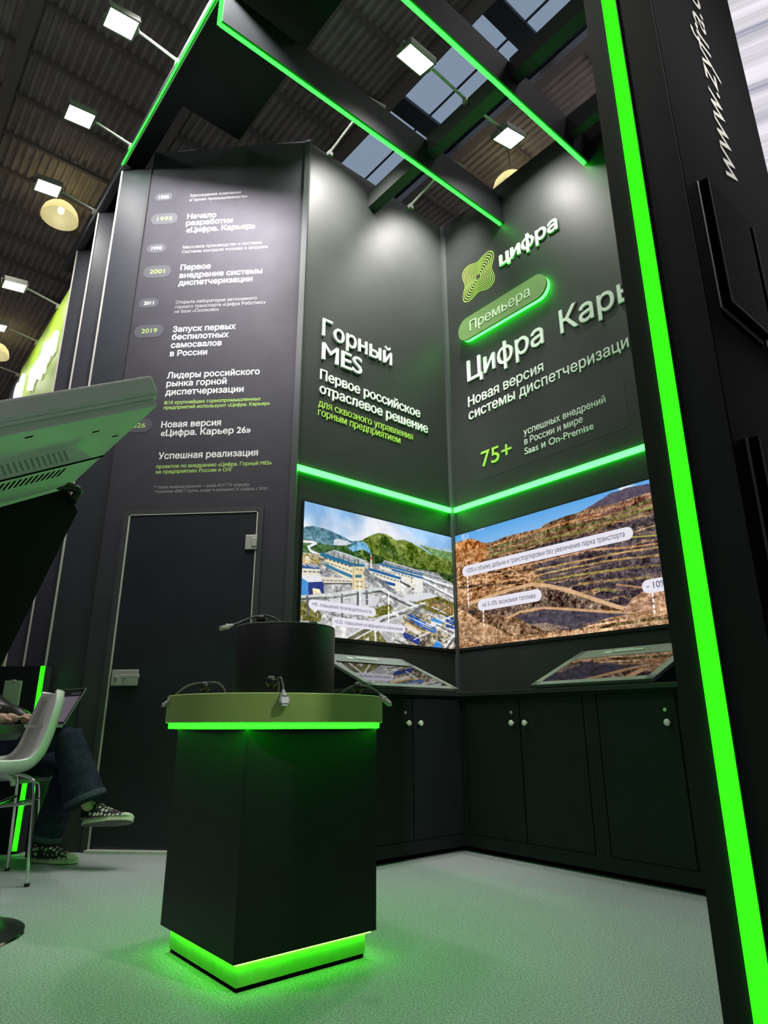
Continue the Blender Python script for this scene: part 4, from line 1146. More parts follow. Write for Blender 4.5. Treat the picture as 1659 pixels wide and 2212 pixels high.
def pocket(label, m0, h0, w=0.27, h=0.41):
    t = thing('brochure_pocket', label, 'holder', W(m0, PZ, h0), R45, 'black brochure pockets on the pillar')
    T = 0.030
    obj('back_sheet', boxes(((0.011, -0.004, 0.011), (w, -0.0005, h))), M_POCK, t)
    obj('edge_strip', boxes(((0, -0.005, 0), (0.011, -0.0005, h), 0.001), ((0.011, -0.005, 0), (w, -0.0005, 0.011), 0.001)), M_PEDGE, t)
    obj('front_sheet', boxes(((0.012, -T, 0.012), (w - 0.003, -T + 0.003, h * 0.99))), M_POCK, t)
    obj('front_edge_glint', boxes(((0.0105, -T, 0.0105), (0.012, -T + 0.003, h * 0.99)), ((0.012, -T, 0.0105), (w - 0.003, -T + 0.003, 0.012))), M_PEDGE, t)  # pale strips put in for the glint along the front sheet's edge
    obj('side_wall', boxes(((0.0105, -T + 0.003, 0.012), (0.0135, -0.004, h))), M_POCK, t)
    obj('side_wall', boxes(((w - 0.003, -T, 0.012), (w, -0.004, h))), M_POCK, t)
    obj('bottom', boxes(((0.0105, -T + 0.003, 0.0105), (w, -0.004, 0.0135))), M_POCK, t)
pocket('empty black brochure pocket on the pillar, upper one nearest the green light line', 1.578, 1.735)
pocket('empty black brochure pocket on the pillar, upper one farther from the light line', 1.872, 1.735)
pocket('empty black brochure pocket on the pillar, the lowest one', 1.578, 0.96)

# bright streaked wall beyond the pillar, built as an emitting surface
m = bpy.data.materials.new('streaked_glow'); m.use_nodes = True
nt = m.node_tree; nt.nodes.clear()
tc = nt.nodes.new('ShaderNodeTexCoord'); mp = nt.nodes.new('ShaderNodeMapping'); mp.inputs['Scale'].default_value = (0.05, 0.05, 4.2)
n1 = nt.nodes.new('ShaderNodeTexNoise'); n1.inputs['Scale'].default_value = 1.0; n1.inputs['Detail'].default_value = 5; n1.inputs['Roughness'].default_value = 0.65
cr = nt.nodes.new('ShaderNodeValToRGB')
cr.color_ramp.elements[0].position = 0.36; cr.color_ramp.elements[0].color = (*srgb((150, 150, 178)), 1)
cr.color_ramp.elements[1].position = 0.58; cr.color_ramp.elements[1].color = (*srgb((246, 240, 248)), 1)
k = cr.color_ramp.elements.new(0.46); k.color = (*srgb((206, 204, 210)), 1)
em = nt.nodes.new('ShaderNodeEmission'); em.inputs[1].default_value = 1.0; ou = nt.nodes.new('ShaderNodeOutputMaterial')
nt.links.new(tc.outputs['Object'], mp.inputs[0]); nt.links.new(mp.outputs[0], n1.inputs[0]); nt.links.new(n1.outputs['Fac'], cr.inputs[0]); nt.links.new(cr.outputs[0], em.inputs[0]); nt.links.new(em.outputs[0], ou.inputs[0])
nb = obj('streaked_wall', boxes(((-0.9, 0.0, 2.6), (1.7, 0.12, 8.6))), m, None, (3.04, 4.59, 0.0), math.radians(-23.5))
struct(nb, 'bright streaked wall beyond the pillar', 'wall')

# ------------------------------------------------------------------ pedestal with green light bands
PC = W(1.30, 2.156, 0)
ped = thing('display_pedestal', 'black square pedestal with a round olive top and green light bands', 'pedestal', PC, R45)
B2 = 0.2592
obj('body', boxes(((-B2, -B2, 0.078), (B2, B2, 0.706), 0.002)), mat('pedestal_black', (0.012, 0.0145, 0.0145), 0.5, spec=0.25, noise=0.08, nscale=6), ped)
K2 = 0.2325
obj('kick_panel', boxes(((-K2, -K2, 0.012), (K2, K2, 0.074), 0.001)), mat('kick_lime', (0.30, 0.62, 0.12), 0.5, noise=0.08, nscale=30), ped)
obj('foot', boxes(((-K2 + 0.004, -K2 + 0.004, 0.0), (K2 - 0.004, K2 - 0.004, 0.012))), M_GAP, ped)
k = K2 + 0.004
obj('kick_light', boxes(((-k - 0.009, -k - 0.009, 0.0715), (k + 0.009, -k, 0.0775)), ((-k - 0.009, k, 0.0715), (k + 0.009, k + 0.009, 0.0775)), ((-k - 0.009, -k, 0.0715), (-k, k, 0.0775)), ((k, -k, 0.0715), (k + 0.009, k, 0.0775))), M_KICK, ped)
bm = bmn(); lathe(bm, [(0.0, 0.7065), (0.3655, 0.7065), (0.3655, 0.709), (0.0, 0.709)], seg=96); obj('under_plate', bm, M_BLACK, ped, smooth=True)
bm = bmn(); lathe(bm, [(0.3660, 0.7070), (0.3725, 0.7070), (0.3735, 0.710), (0.3735, 0.7245), (0.3660, 0.7245)], seg=96); obj('light_band', bm, M_LEDD, ped, smooth=True)
bm = bmn(); lathe(bm, [(0.0, 0.725), (0.383, 0.725), (0.3855, 0.7275), (0.3855, 0.8125), (0.383, 0.815), (0.0, 0.815)], seg=96)
obj('round_top', bm, mat('olive_top', (0.36, 0.50, 0.14), 0.45, noise=0.05, nscale=10), ped, smooth=True)
bm = bmn(); lathe(bm, [(0.198, 0.8152), (0.206, 0.8152), (0.206, 0.8195), (0.198, 0.8195)], seg=80); obj('ring_light', bm, M_RING, ped, smooth=True)
DC = (0.021, -0.004)
bm = bmn(); lathe(bm, [(0.0, 0.8152), (0.186, 0.8152), (0.186, 1.060), (0.1825, 1.0645), (0.0, 1.0645)], (DC[0], DC[1], 0), 80)
obj('drum', bm, mat('drum_black', (0.013, 0.014, 0.016), 0.45, spec=0.3), ped, smooth=True)
bm = bmn(); lathe(bm, [(0.178, 1.0646), (0.1845, 1.0646), (0.1845, 1.068), (0.178, 1.068)], (DC[0], DC[1], 0), 80); obj('drum_rim', bm, mat('rim_grey', (0.3, 0.32, 0.28), 0.4), ped, smooth=True)

# ball grips with a cable and plug, standing on the pedestal
M_CABLE = mat('grey_cable', (0.10, 0.105, 0.10), 0.4)
M_PLUG = mat('grey_plug', (0.42, 0.43, 0.42), 0.35, noise=0.1, nscale=80)
def tether(label, base, ball_h, path, plug_dir, stem_h=None):
    """base in world; path in world coordinates relative to base"""
    t = thing('tether_mount', label, 'cable mount', base, 0, 'ball grips with cables on the pedestal')
    bm = bmn(); lathe(bm, [(0.0, 0.0), (0.014, 0.0), (0.014, 0.003), (0.0075, 0.006), (0.0075, ball_h), (0.0, ball_h)], seg=16); obj('stem', bm, M_RUBBER, t, smooth=True)
    bm = bmn(); ball(bm, (0, 0, ball_h), 0.0185, 24); obj('ball', bm, M_RUBBER, t, smooth=True)
    p = smooth_path(path, 8)
    bm = bmn(); tube(bm, p, 0.0034, 8); obj('cable', bm, M_CABLE, t, smooth=True)
    e = Vector(path[-1]); d = Vector(plug_dir).normalized()
    q = d.to_track_quat('Z', 'Y'); M = Matrix.Translation(e) @ q.to_matrix().to_4x4()
    bm = bmn()
    lathe(bm, [(0.0, -0.004), (0.0042, -0.004), (0.009, 0.012), (0.013, 0.020), (0.0, 0.020)], seg=6)
    box(bm, (-0.014, -0.0075, 0.020), (0.014, 0.0075, 0.046), 0.003)
    box(bm, (-0.017, -0.005, 0.026), (0.017, 0.005, 0.038), 0.002)
    box(bm, (-0.009, -0.0035, 0.046), (0.009, 0.0035, 0.050))
    bmesh.ops.transform(bm, matrix=M, verts=bm.verts)
    obj('plug', bm, M_PLUG, t)
    return t
TOPH, DRH = 0.815, 1.0685
tether('ball grip with a hanging plug at the front of the round top', (-0.545, 2.110, TOPH), 0.036, [(0.024, -0.004, 0.0), (0.026, -0.006, 0.022), (0.022, -0.008, 0.042), (0.034, -0.018, 0.046), (0.046, -0.032, 0.020), (0.050, -0.040, 0.005)], (0.22, -0.35, -1))
tether('ball grip with a cable lying over the left rim of the round top', (-0.820, 2.270, TOPH), 0.030, [(0.075, 0.0, 0.0), (0.070, 0.0, 0.020), (0.045, 0.0, 0.042), (0.0, 0.0, 0.044), (-0.05, -0.01, 0.036), (-0.082, -0.02, 0.014), (-0.095, -0.025, -0.006)], (-0.8, -0.4, -0.7))
tether('ball grip with a cable reaching past the right rim of the round top', (-0.295, 2.330, TOPH), 0.028, [(-0.062, -0.01, 0.0), (-0.048, -0.01, 0.014), (-0.02, -0.012, 0.030), (0.02, -0.014, 0.032), (0.055, -0.016, 0.022), (0.083, -0.02, 0.000)], (0.75, -0.2, -0.75))
tether('ball grip with a cable drooping over the left edge of the drum', (-0.664, 2.375, DRH), 0.022, [(0.085, 0.01, 0.0), (0.065, 0.01, 0.018), (0.03, 0.0, 0.034), (0.0, -0.004, 0.036), (-0.035, -0.01, 0.028), (-0.085, -0.02, 0.006), (-0.100, -0.024, 0.0)], (-1, -0.25, -0.35))
tether('ball grip at the back of the drum in front of the factory screen', (-0.500, 2.545, DRH), 0.024, [(-0.050, 0.0, 0.0), (-0.046, 0.0, 0.016), (-0.036, 0.0, 0.022), (-0.026, -0.006, 0.012), (-0.02, -0.01, 0.004)], (0.6, -0.5, -0.2))

# ------------------------------------------------------------------ big touch table seen from below
KO = W(0.396, 1.15, 1.336)
M_KIOSK = mat('kiosk_grey', (0.82, 0.84, 0.80), 0.4, spec=0.4, noise=0.04, nscale=12)
ki = thing('touch_table', 'large grey tilted touch table on a black stand, seen from below', 'display', W(0.0, 1.55, 0), R45)
_base = Vector((0.0, 1.55, 0.0))
KM = Matrix.Translation(Vector((0.396, 1.15, 1.336)) - _base) @ Matrix.Rotation(-math.radians(29.3), 4, 'Y')
def kp(name, bm, m, parent=ki, smooth=False):
    bmesh.ops.transform(bm, matrix=KM, verts=bm.verts)
    return obj(name, bm, m, parent, smooth=smooth)
kp('screen_frame', boxes(((-0.62, 0.0, 0.0), (0.0, 0.80, 0.038), 0.006)), M_KIOSK)
kp('screen_glass', boxes(((-0.60, 0.02, 0.0381), (-0.02, 0.78, 0.039))), M_GLOSS)
kp('rear_cover', boxes(((-0.616, 0.004, -0.006), (-0.004, 0.796, 0.0)), ((-0.61, 0.010, -0.022), (-0.010, 0.79, -0.006), 0.002)), M_KIOSK)
bm = bmn()
prism(bm, [(-0.60, -0.022), (-0.135, -0.022), (-0.105, -0.060), (-0.60, -0.060)], (0, 0.16, 0), (1, 0, 0), (0, 0, 1), (0, 1, 0), 0.0, 0.215)
vb = kp('vent_box', bm, M_KIOSK)
bm = bmn()
for j in range(40):
    x = -0.565 + 0.0105 * j
    box(bm, (x, 0.190, -0.0605), (x + 0.0042, 0.248, -0.0595))
kp('vent_slots', bm, M_GAP, vb)
bm = bmn()
for j in range(40):
    x = -0.565 + 0.0105 * j
    box(bm, (x, 0.1594, -0.052), (x + 0.0042, 0.1605, -0.032))
kp('vent_grooves', bm, mat('groove_shade', (0.40, 0.42, 0.40), 0.6), vb)  # flush strips; the shade of the grooves is put into a darker grey
bm = bmn(); tube(bm, [(-0.59, 0.157, -0.061), (-0.11, 0.157, -0.061), (-0.085, 0.157, -0.0605)], 0.0016, 6); kp('seam', bm, M_GAP, vb)
for x, y in ((-0.25, 0.04), (-0.11, 0.10), (-0.045, 0.17)): kp('screw_hole', boxes(((x, y, -0.0228), (x + 0.013, y + 0.006, -0.0218))), M_GAP)
bm = bmn(); tube(bm, smooth_path([(-0.115, 0.372, -0.055), (-0.085, 0.38, -0.066), (-0.075, 0.385, -0.078), (-0.095, 0.385, -0.095)], 5), 0.010, 10); kp('power_plug', bm, M_RUBBER, smooth=True)
bm = bmn()
prism(bm, [(0.347, 1.238), (0.378, 1.189), (0.052, 0.035), (-0.33, 0.035), (-0.13, 0.962)], (0, 0.0, 0), (1, 0, 0), (0, 0, 1), (0, 1, 0), 0.0, 0.16)
obj('stand', bm, mat('stand_black', (0.012, 0.014, 0.013), 0.6, spec=0.2), ki)
obj('base', boxes(((-0.48, -0.22, 0.0), (0.14, 0.36, 0.035), 0.004)), M_BLACK, ki)

# ------------------------------------------------------------------ round-based stool, only its base in view
st = thing('bar_stool', 'round black metal base of a stool on the carpet at the left edge', 'stool', (-1.80, 2.50, 0), 0)
bm = bmn(); lathe(bm, [(0.0, 0.0), (0.274, 0.0), (0.276, 0.004), (0.270, 0.010), (0.20, 0.020), (0.05, 0.030), (0.03, 0.05), (0.0, 0.05)], seg=72); obj('base', bm, mat('stool_black', (0.02, 0.02, 0.024), 0.3), st, smooth=True)
bm = bmn(); lathe(bm, [(0.2755, 0.001), (0.2775, 0.003), (0.274, 0.009), (0.272, 0.009)], seg=72); obj('rim', bm, M_CHROME, st, smooth=True)
bm = bmn(); tube(bm, [(0, 0, 0.04), (0, 0, 0.66)], 0.025, 16); obj('column', bm, M_CHROME, st, smooth=True)
bm = bmn(); lathe(bm, [(0.0, 0.66), (0.15, 0.665), (0.17, 0.69), (0.165, 0.72), (0.0, 0.725)], seg=40); obj('seat', bm, M_RUBBER, st, smooth=True)

# ------------------------------------------------------------------ counter with a green light line (behind the person)
ct = thing('info_counter', 'dark counter with a lit green edge beside the upright panels', 'counter', (-2.510, 4.02, 0), 0)
obj('body', boxes(((-0.75, 0.0, 0.012), (-0.022, 0.09, 1.075))), M_BLACK, ct)
obj('plinth', boxes(((-0.74, 0.01, 0.0), (-0.03, 0.08, 0.012))), M_GAP, ct)
obj('light_line', boxes(((-0.022, 0.0, 0.02), (-0.004, 0.02, 1.075))), M_LEDP, ct)
obj('edge_post', boxes(((-0.022, 0.02, 0.012), (0.0, 0.09, 1.075))), M_TRIM, ct)
ps = thing('notice_panel', 'pale green plain panel fixed to the front of the dark counter', 'panel', (-2.690, 4.016, 0.60), 0)
obj('board', boxes(((-0.055, -0.012, 0.0), (0.055, 0.003, 0.385), 0.002)), mat('pale_green_board', (0.30, 0.46, 0.28), 0.5, noise=0.05, nscale=10), ps)
obj('clip', boxes(((-0.012, -0.014, 0.378), (0.012, 0.003, 0.392))), M_STEEL, ps)

# ------------------------------------------------------------------ white shell chairs
M_SHELL = mat('white_shell', (0.74, 0.74, 0.72), 0.38)
M_PAD = mat('grey_pad', (0.50, 0.49, 0.46), 0.8, spec=0.2, noise=0.06, nscale=120, bump=0.2, bscale=400)
def shell_surface(bm, inset, lift, nu=22, nv=40):
    prof = [(0.235, 0.478), (0.225, 0.506), (0.16, 0.512), (0.05, 0.505), (-0.07, 0.503), (-0.145, 0.520), (-0.195, 0.575), (-0.222, 0.65), (-0.243, 0.74), (-0.262, 0.83), (-0.270, 0.885)]
    hw = [0.215, 0.225, 0.235, 0.238, 0.238, 0.238, 0.236, 0.232, 0.222, 0.195, 0.150]
    pp = smooth_path([(a, b, c) for (a, c), b in zip(prof, hw)], 6)
    if inset: pp = pp[4:-4]
    g = []
    n = len(pp)
    for i, p in enumerate(pp):
        t = (pp[min(i + 1, n - 1)] - pp[max(i - 1, 0)]); tx, tz = t.x, t.z
        L = math.hypot(tx, tz); nx, nz = tz / L, -tx / L      # inner normal
        row = []
        for j in range(nu + 1):
            u = -1 + 2 * j / nu
            w = max(0.02, p.y - inset)
            c = 0.055 * abs(u) ** 3.0
            y = w * math.sin(u * PI / 2 * 0.92) / math.sin(PI / 2 * 0.92)
            row.append(bm.verts.new((p.x + nx * (c + lift), y, p.z + nz * (c + lift))))
        g.append(row)
    for i in range(n - 1):
        for j in range(nu):
            bm.faces.new((g[i][j], g[i][j + 1], g[i + 1][j + 1], g[i + 1][j]))
def shell_chair(label, loc, rotz, group):
    t = thing('shell_chair', label, 'chair', loc, rotz, group)
    bm = bmn(); shell_surface(bm, 0.0, 0.0)
    s = obj('seat_shell', bm, M_SHELL, t, smooth=True)
    md = s.modifiers.new('thick', 'SOLIDIFY'); md.thickness = 0.014; md.offset = 0
    md = s.modifiers.new('round', 'BEVEL'); md.width = 0.005; md.segments = 2; md.limit_method = 'ANGLE'
    bm = bmn(); shell_surface(bm, 0.028, -0.012)
    s = obj('seat_pad', bm, M_PAD, t, smooth=True)
    md = s.modifiers.new('thick', 'SOLIDIFY'); md.thickness = 0.010; md.offset = 0
    for sx, sy in ((1, 1), (1, -1), (-1, 1), (-1, -1)):
        bm = bmn(); tube(bm, smooth_path([(sx * 0.10, sy * 0.13, 0.490), (sx * 0.155, sy * 0.175, 0.468), (sx * 0.175, sy * 0.195, 0.40), (sx * 0.195, sy * 0.225, 0.012)], 4), 0.0085, 10)
        l = obj('leg', bm, M_CHROME, t, smooth=True)
        bm = bmn(); lathe(bm, [(0, 0), (0.013, 0), (0.013, 0.008), (0.009, 0.016), (0, 0.016)], (sx * 0.196, sy * 0.226, 0), 14); obj('foot_cap', bm, M_RUBBER, l, smooth=True)
    bm = bmn(); tube(bm, [(0.178, 0.198, 0.36), (0, 0.0, 0.33), (-0.178, -0.198, 0.36)], 0.0075, 8); tube(bm, [(0.178, -0.198, 0.36), (0, 0.0, 0.33), (-0.178, 0.198, 0.36)], 0.0075, 8)
    obj('stretcher', bm, M_CHROME, t, smooth=True)
    return t
GC = 'white shell chairs by the counter'
CH1 = shell_chair('empty white shell chair with grey pad standing in front of the seated person', (-2.265, 3.31, 0), math.radians(224), GC)
CH2 = copy_tree(CH1)
CH2['label'] = 'white shell chair under the seated person with the laptop'
CH2.location = (-2.56, 3.775, 0); CH2.rotation_euler = (0, 0, math.radians(-2)); CH2.scale = (1, 1, 0.86)

# ------------------------------------------------------------------ seated person with crossed legs
def skin(name, pts, edges, rad, m, parent=None, loc=(0, 0, 0), sub=2):
    me = bpy.data.meshes.new(name)
    me.from_pydata([Vector(p) - Vector(loc) for p in pts], edges, [])
    o = bpy.data.objects.new(name, me); COL.objects.link(o)
    md = o.modifiers.new('skin', 'SKIN'); md.use_smooth_shade = True
    for i, r in enumerate(rad):
        v = me.skin_vertices[0].data[i]
        v.radius = r if isinstance(r, tuple) else (r, r)
        v.use_root = (i == 0)
    s = o.modifiers.new('sub', 'SUBSURF'); s.levels = sub; s.render_levels = sub
    dg = bpy.context.evaluated_depsgraph_get()
    me2 = bpy.data.meshes.new_from_object(o.evaluated_get(dg))
    for p in me2.polygons: p.use_smooth = True
    me2.materials.clear(); me2.materials.append(m)
    bpy.data.objects.remove(o); bpy.data.meshes.remove(me)
    me2.name = name
    o = bpy.data.objects.new(name, me2); COL.objects.link(o)
    if parent: o.parent = parent
    return o
PL = Vector((-2.55, 3.78, 0))
per = thing('person', 'seated person in black quilted jacket and dark jeans, legs crossed, typing on a laptop', 'person', PL)
P = []; E = []; R = []
def jt(p, r, prev=None):
    P.append(p); R.append(r)
    if prev is not None: E.append((prev, len(P) - 1))
    return len(P) - 1
pel = jt((-2.66, 3.79, 0.545), (0.145, 0.115))
sp = jt((-2.80, 3.79, 0.70), (0.135, 0.10), pel); ch = jt((-2.96, 3.79, 0.90), (0.155, 0.11), sp); nk0 = jt((-3.02, 3.79, 1.03), (0.065, 0.065), ch)
nk = jt((-3.015, 3.788, 1.095), (0.052, 0.056), nk0); hd0 = jt((-2.985, 3.785, 1.155), (0.07, 0.078), nk); hd1 = jt((-2.975, 3.783, 1.225), (0.078, 0.095), hd0); hd2 = jt((-2.985, 3.783, 1.285), (0.062, 0.075), hd1)
hands = []
for sy, el, wr_, kn in ((-1, (-2.690, 3.560, 0.765), (-2.470, 3.640, 0.752), (-2.41, 3.672, 0.756)), (1, (-2.70, 3.985, 0.775), (-2.475, 3.90, 0.752), (-2.42, 3.868, 0.756))):
    s = jt((-3.0, 3.79 + sy * 0.165, 0.985), 0.058, ch); e = jt(el, 0.043, s); w = jt(wr_, (0.026, 0.030), e); k_ = jt(kn, (0.020, 0.036), w)
    d = (Vector(kn) - Vector(wr_)).normalized(); side = Vector((0, 0, 1)).cross(d)
    for q, ln in ((-0.030, 0.058), (-0.010, 0.072), (0.010, 0.068), (0.030, 0.052)):
        b = Vector(kn) + side * q + d * 0.012
        a0 = jt(tuple(b), 0.0095, k_); a1 = jt(tuple(b + d * ln * 0.5 + Vector((0, 0, 0.006))), 0.0085, a0); jt(tuple(b + d * ln * 0.92 + Vector((0, 0, -0.014))), 0.007, a1)
    tb = Vector(wr_) + d * 0.018 - side * sy * -0.026
    a0 = jt(tuple(tb), 0.011, w); jt(tuple(tb + d * 0.035 + side * sy * 0.020 + Vector((0, 0, -0.012))), 0.0085, a0)
LEGN = [(-2.60, 3.70, 0.545), (-2.35, 3.70, 0.625), (-2.110, 3.700, 0.660), (-2.035, 3.700, 0.510), (-1.945, 3.70, 0.315), (-1.912, 3.695, 0.265)]
LEGF = [(-2.60, 3.87, 0.540), (-2.38, 3.86, 0.520), (-2.160, 3.855, 0.485), (-2.19, 3.84, 0.28), (-2.235, 3.83, 0.10), (-2.225, 3.82, 0.055)]
for leg in (LEGN, LEGF):
    pr = pel
    for p, r in zip(leg, (0.085, 0.075, 0.055, 0.050, 0.034, 0.03)): pr = jt(p, r, pr)
M_SKIN = mat('skin_tone', (0.56, 0.36, 0.27), 0.5, noise=0.05, nscale=60)
body = skin('body', P, E, R, M_SKIN, per, PL)
# face and hair
hc = Vector((-2.975, 3.783, 1.23)) - PL
bm = bmn(); ball(bm, hc + Vector((0.088, 0, -0.005)), 0.016, 12, (0.9, 0.7, 1.3)); ball(bm, hc + Vector((0.004, -0.079, 0.0)), 0.022, 12, (0.7, 0.35, 1.2)); ball(bm, hc + Vector((0.004, 0.079, 0.0)), 0.022, 12, (0.7, 0.35, 1.2))
obj('nose_and_ears', bm, M_SKIN, per, smooth=True)
bm = bmn()
for s in (-1, 1): ball(bm, hc + Vector((0.072, s * 0.032, 0.018)), 0.0105, 12)
obj('eyes', bm, mat('eye_dark', (0.03, 0.02, 0.02), 0.2), per, smooth=True)
bm = bmn(); ball(bm, hc + Vector((0.079, 0, -0.048)), 0.02, 12, (0.35, 1.1, 0.3)); obj('mouth', bm, mat('lip', (0.42, 0.18, 0.15), 0.5), per, smooth=True)
bm = bmn(); ball(bm, hc + Vector((-0.018, 0, 0.035)), 0.098, 24, (0.98, 0.93, 0.86)); obj('hair', bm, mat('dark_hair', (0.025, 0.018, 0.014), 0.6, bump=0.4, bscale=150), per, smooth=True)
# jeans
M_JEAN = mat('dark_denim', (0.020, 0.026, 0.045), 0.85, spec=0.15, noise=0.35, nscale=22, bump=0.5, bscale=60)
JP = [(-2.66, 3.79, 0.565)]; JE = []; JR = [(0.165, 0.12)]
for leg, rr in ((LEGN, (0.095, 0.090, 0.084, 0.080, 0.05)), (LEGF, (0.095, 0.086, 0.072, 0.070, 0.072))):
    pr = 0
    for i, (p, r) in enumerate(zip(leg[:5], rr)):
        q = Vector(p)
        if i == 4: q = q + (Vector(leg[3]) - q) * 0.04
        JP.append(tuple(q)); JR.append(r); JE.append((pr, len(JP) - 1)); pr = len(JP) - 1
jeans = skin('jeans', JP, JE, JR, M_JEAN, per, PL)
bm = bmn(); bm.from_mesh(jeans.data)
for leg, ra, rb, k0 in ((LEGN, 0.080, 0.106, 0.0), (LEGF, 0.074, 0.086, 0.0)):
    a, b, c = Vector(leg[2]) - PL, Vector(leg[3]) - PL, Vector(leg[4]) - PL
    pts = smooth_path([a + (a - b) * 0.05, a + (b - a) * 0.55, b, b + (c - b) * 0.5, c], 5)
    tube(bm, pts, [ra + (rb - ra) * (i / (len(pts) - 1)) ** 1.3 + 0.002 * math.sin(i * 1.7) for i in range(len(pts))], 22)
bm.to_mesh(jeans.data); bm.free()
for p in jeans.data.polygons: p.use_smooth = True
M_HEM = mat('denim_hem', (0.045, 0.055, 0.085), 0.85, noise=0.3, nscale=60)
for leg, r in ((LEGN, 0.1065), (LEGF, 0.0865)):
    a = Vector(leg[4]); d = (Vector(leg[3]) - a).normalized()
    bm = bmn(); tube(bm, [a + d * 0.012 - PL, a + d * 0.026 - PL, a + d * 0.040 - PL], [r, r + 0.003, r], 26); obj('hem', bm, M_HEM, jeans, smooth=True)
# jacket
M_JACK = mat('black_quilted', (0.016, 0.016, 0.018), 0.32, spec=0.5, bump=0.15, bscale=40)
JP = [(-2.68, 3.79, 0.56), (-2.80, 3.79, 0.70), (-2.95, 3.79, 0.90), (-3.02, 3.79, 1.03)]
JE = [(0, 1), (1, 2), (2, 3)]; JR = [(0.18, 0.13), (0.18, 0.14), (0.19, 0.14), (0.10, 0.095)]
for sy, el, wr_ in ((-1, (-2.690, 3.560, 0.765), (-2.490, 3.627, 0.752)), (1, (-2.70, 3.985, 0.775), (-2.495, 3.914, 0.752))):
    s = (-3.0, 3.79 + sy * 0.165, 0.985)
    i0 = len(JP); JP += [s, tuple((Vector(s) + Vector(el)) / 2), el, tuple(Vector(el) * 0.45 + Vector(wr_) * 0.55), wr_]
    JR += [0.088, 0.088, 0.082, 0.074, 0.05]; JE += [(2, i0), (i0, i0 + 1), (i0 + 1, i0 + 2), (i0 + 2, i0 + 3), (i0 + 3, i0 + 4)]
jack = skin('jacket', JP, JE, JR, M_JACK, per, PL)
bm = bmn()
for sy, el, wr_ in ((-1, (-2.690, 3.560, 0.765), (-2.490, 3.627, 0.752)),):
    s = Vector((-3.0, 3.625, 0.985)); el = Vector(el); wv = Vector(wr_)
    for a, b, n in ((s, el, 6), (el, wv, 5)):
        d = (b - a).normalized(); x = d.orthogonal().normalized(); y = d.cross(x)
        for i in range(n):
            c = a + (b - a) * ((i + 0.5) / n) - PL
            r = 0.0905 if b is el else 0.086 - 0.028 * i / n
            tube(bm, [c + (x * math.cos(k * PI / 10) + y * math.sin(k * PI / 10)) * r + d * 0.03 * math.sin(k * PI / 10) for k in range(21)], 0.004, 6)
obj('quilt_seam', bm, mat('quilt_grey', (0.07, 0.07, 0.075), 0.35), jack, smooth=True)  # seams in a lighter grey than the jacket
# shoes
m = bpy.data.materials.new('patterned_canvas'); m.use_nodes = True
nt = m.node_tree; b = nt.nodes['Principled BSDF']; b.inputs['Roughness'].default_value = 0.7
tc = nt.nodes.new('ShaderNodeTexCoord'); vo = nt.nodes.new('ShaderNodeTexVoronoi'); vo.inputs['Scale'].default_value = 42; vo.inputs['Randomness'].default_value = 0.35
cr = nt.nodes.new('ShaderNodeValToRGB'); cr.color_ramp.interpolation = 'CONSTANT'
cr.color_ramp.elements[0].position = 0.0; cr.color_ramp.elements[0].color = (0.55, 0.53, 0.47, 1)
cr.color_ramp.elements[1].position = 0.40; cr.color_ramp.elements[1].color = (0.012, 0.012, 0.014, 1)
nt.links.new(tc.outputs['Object'], vo.inputs['Vector']); nt.links.new(vo.outputs['Distance'], cr.inputs[0]); nt.links.new(cr.outputs[0], b.inputs['Base Color'])
M_CANVAS = m
M_SOLE = mat('cream_rubber', (0.62, 0.61, 0.48), 0.5, noise=0.06, nscale=60)
M_OUT = mat('outsole_dark', (0.10, 0.105, 0.09), 0.6, noise=0.3, nscale=40)
def foot_outline(k=1.0, n=40):
    out = []
    for i in range(n):
        t = 2 * PI * i / n
        x = 0.148 * math.cos(t)
        w = 0.040 + 0.012 * (x / 0.148) + (0.004 if x > 0 else 0)
        out.append((x * k, w * k * math.sin(t) * (1.0 + 0.25 * (1 - abs(math.cos(t))) * 0) ))
    return out
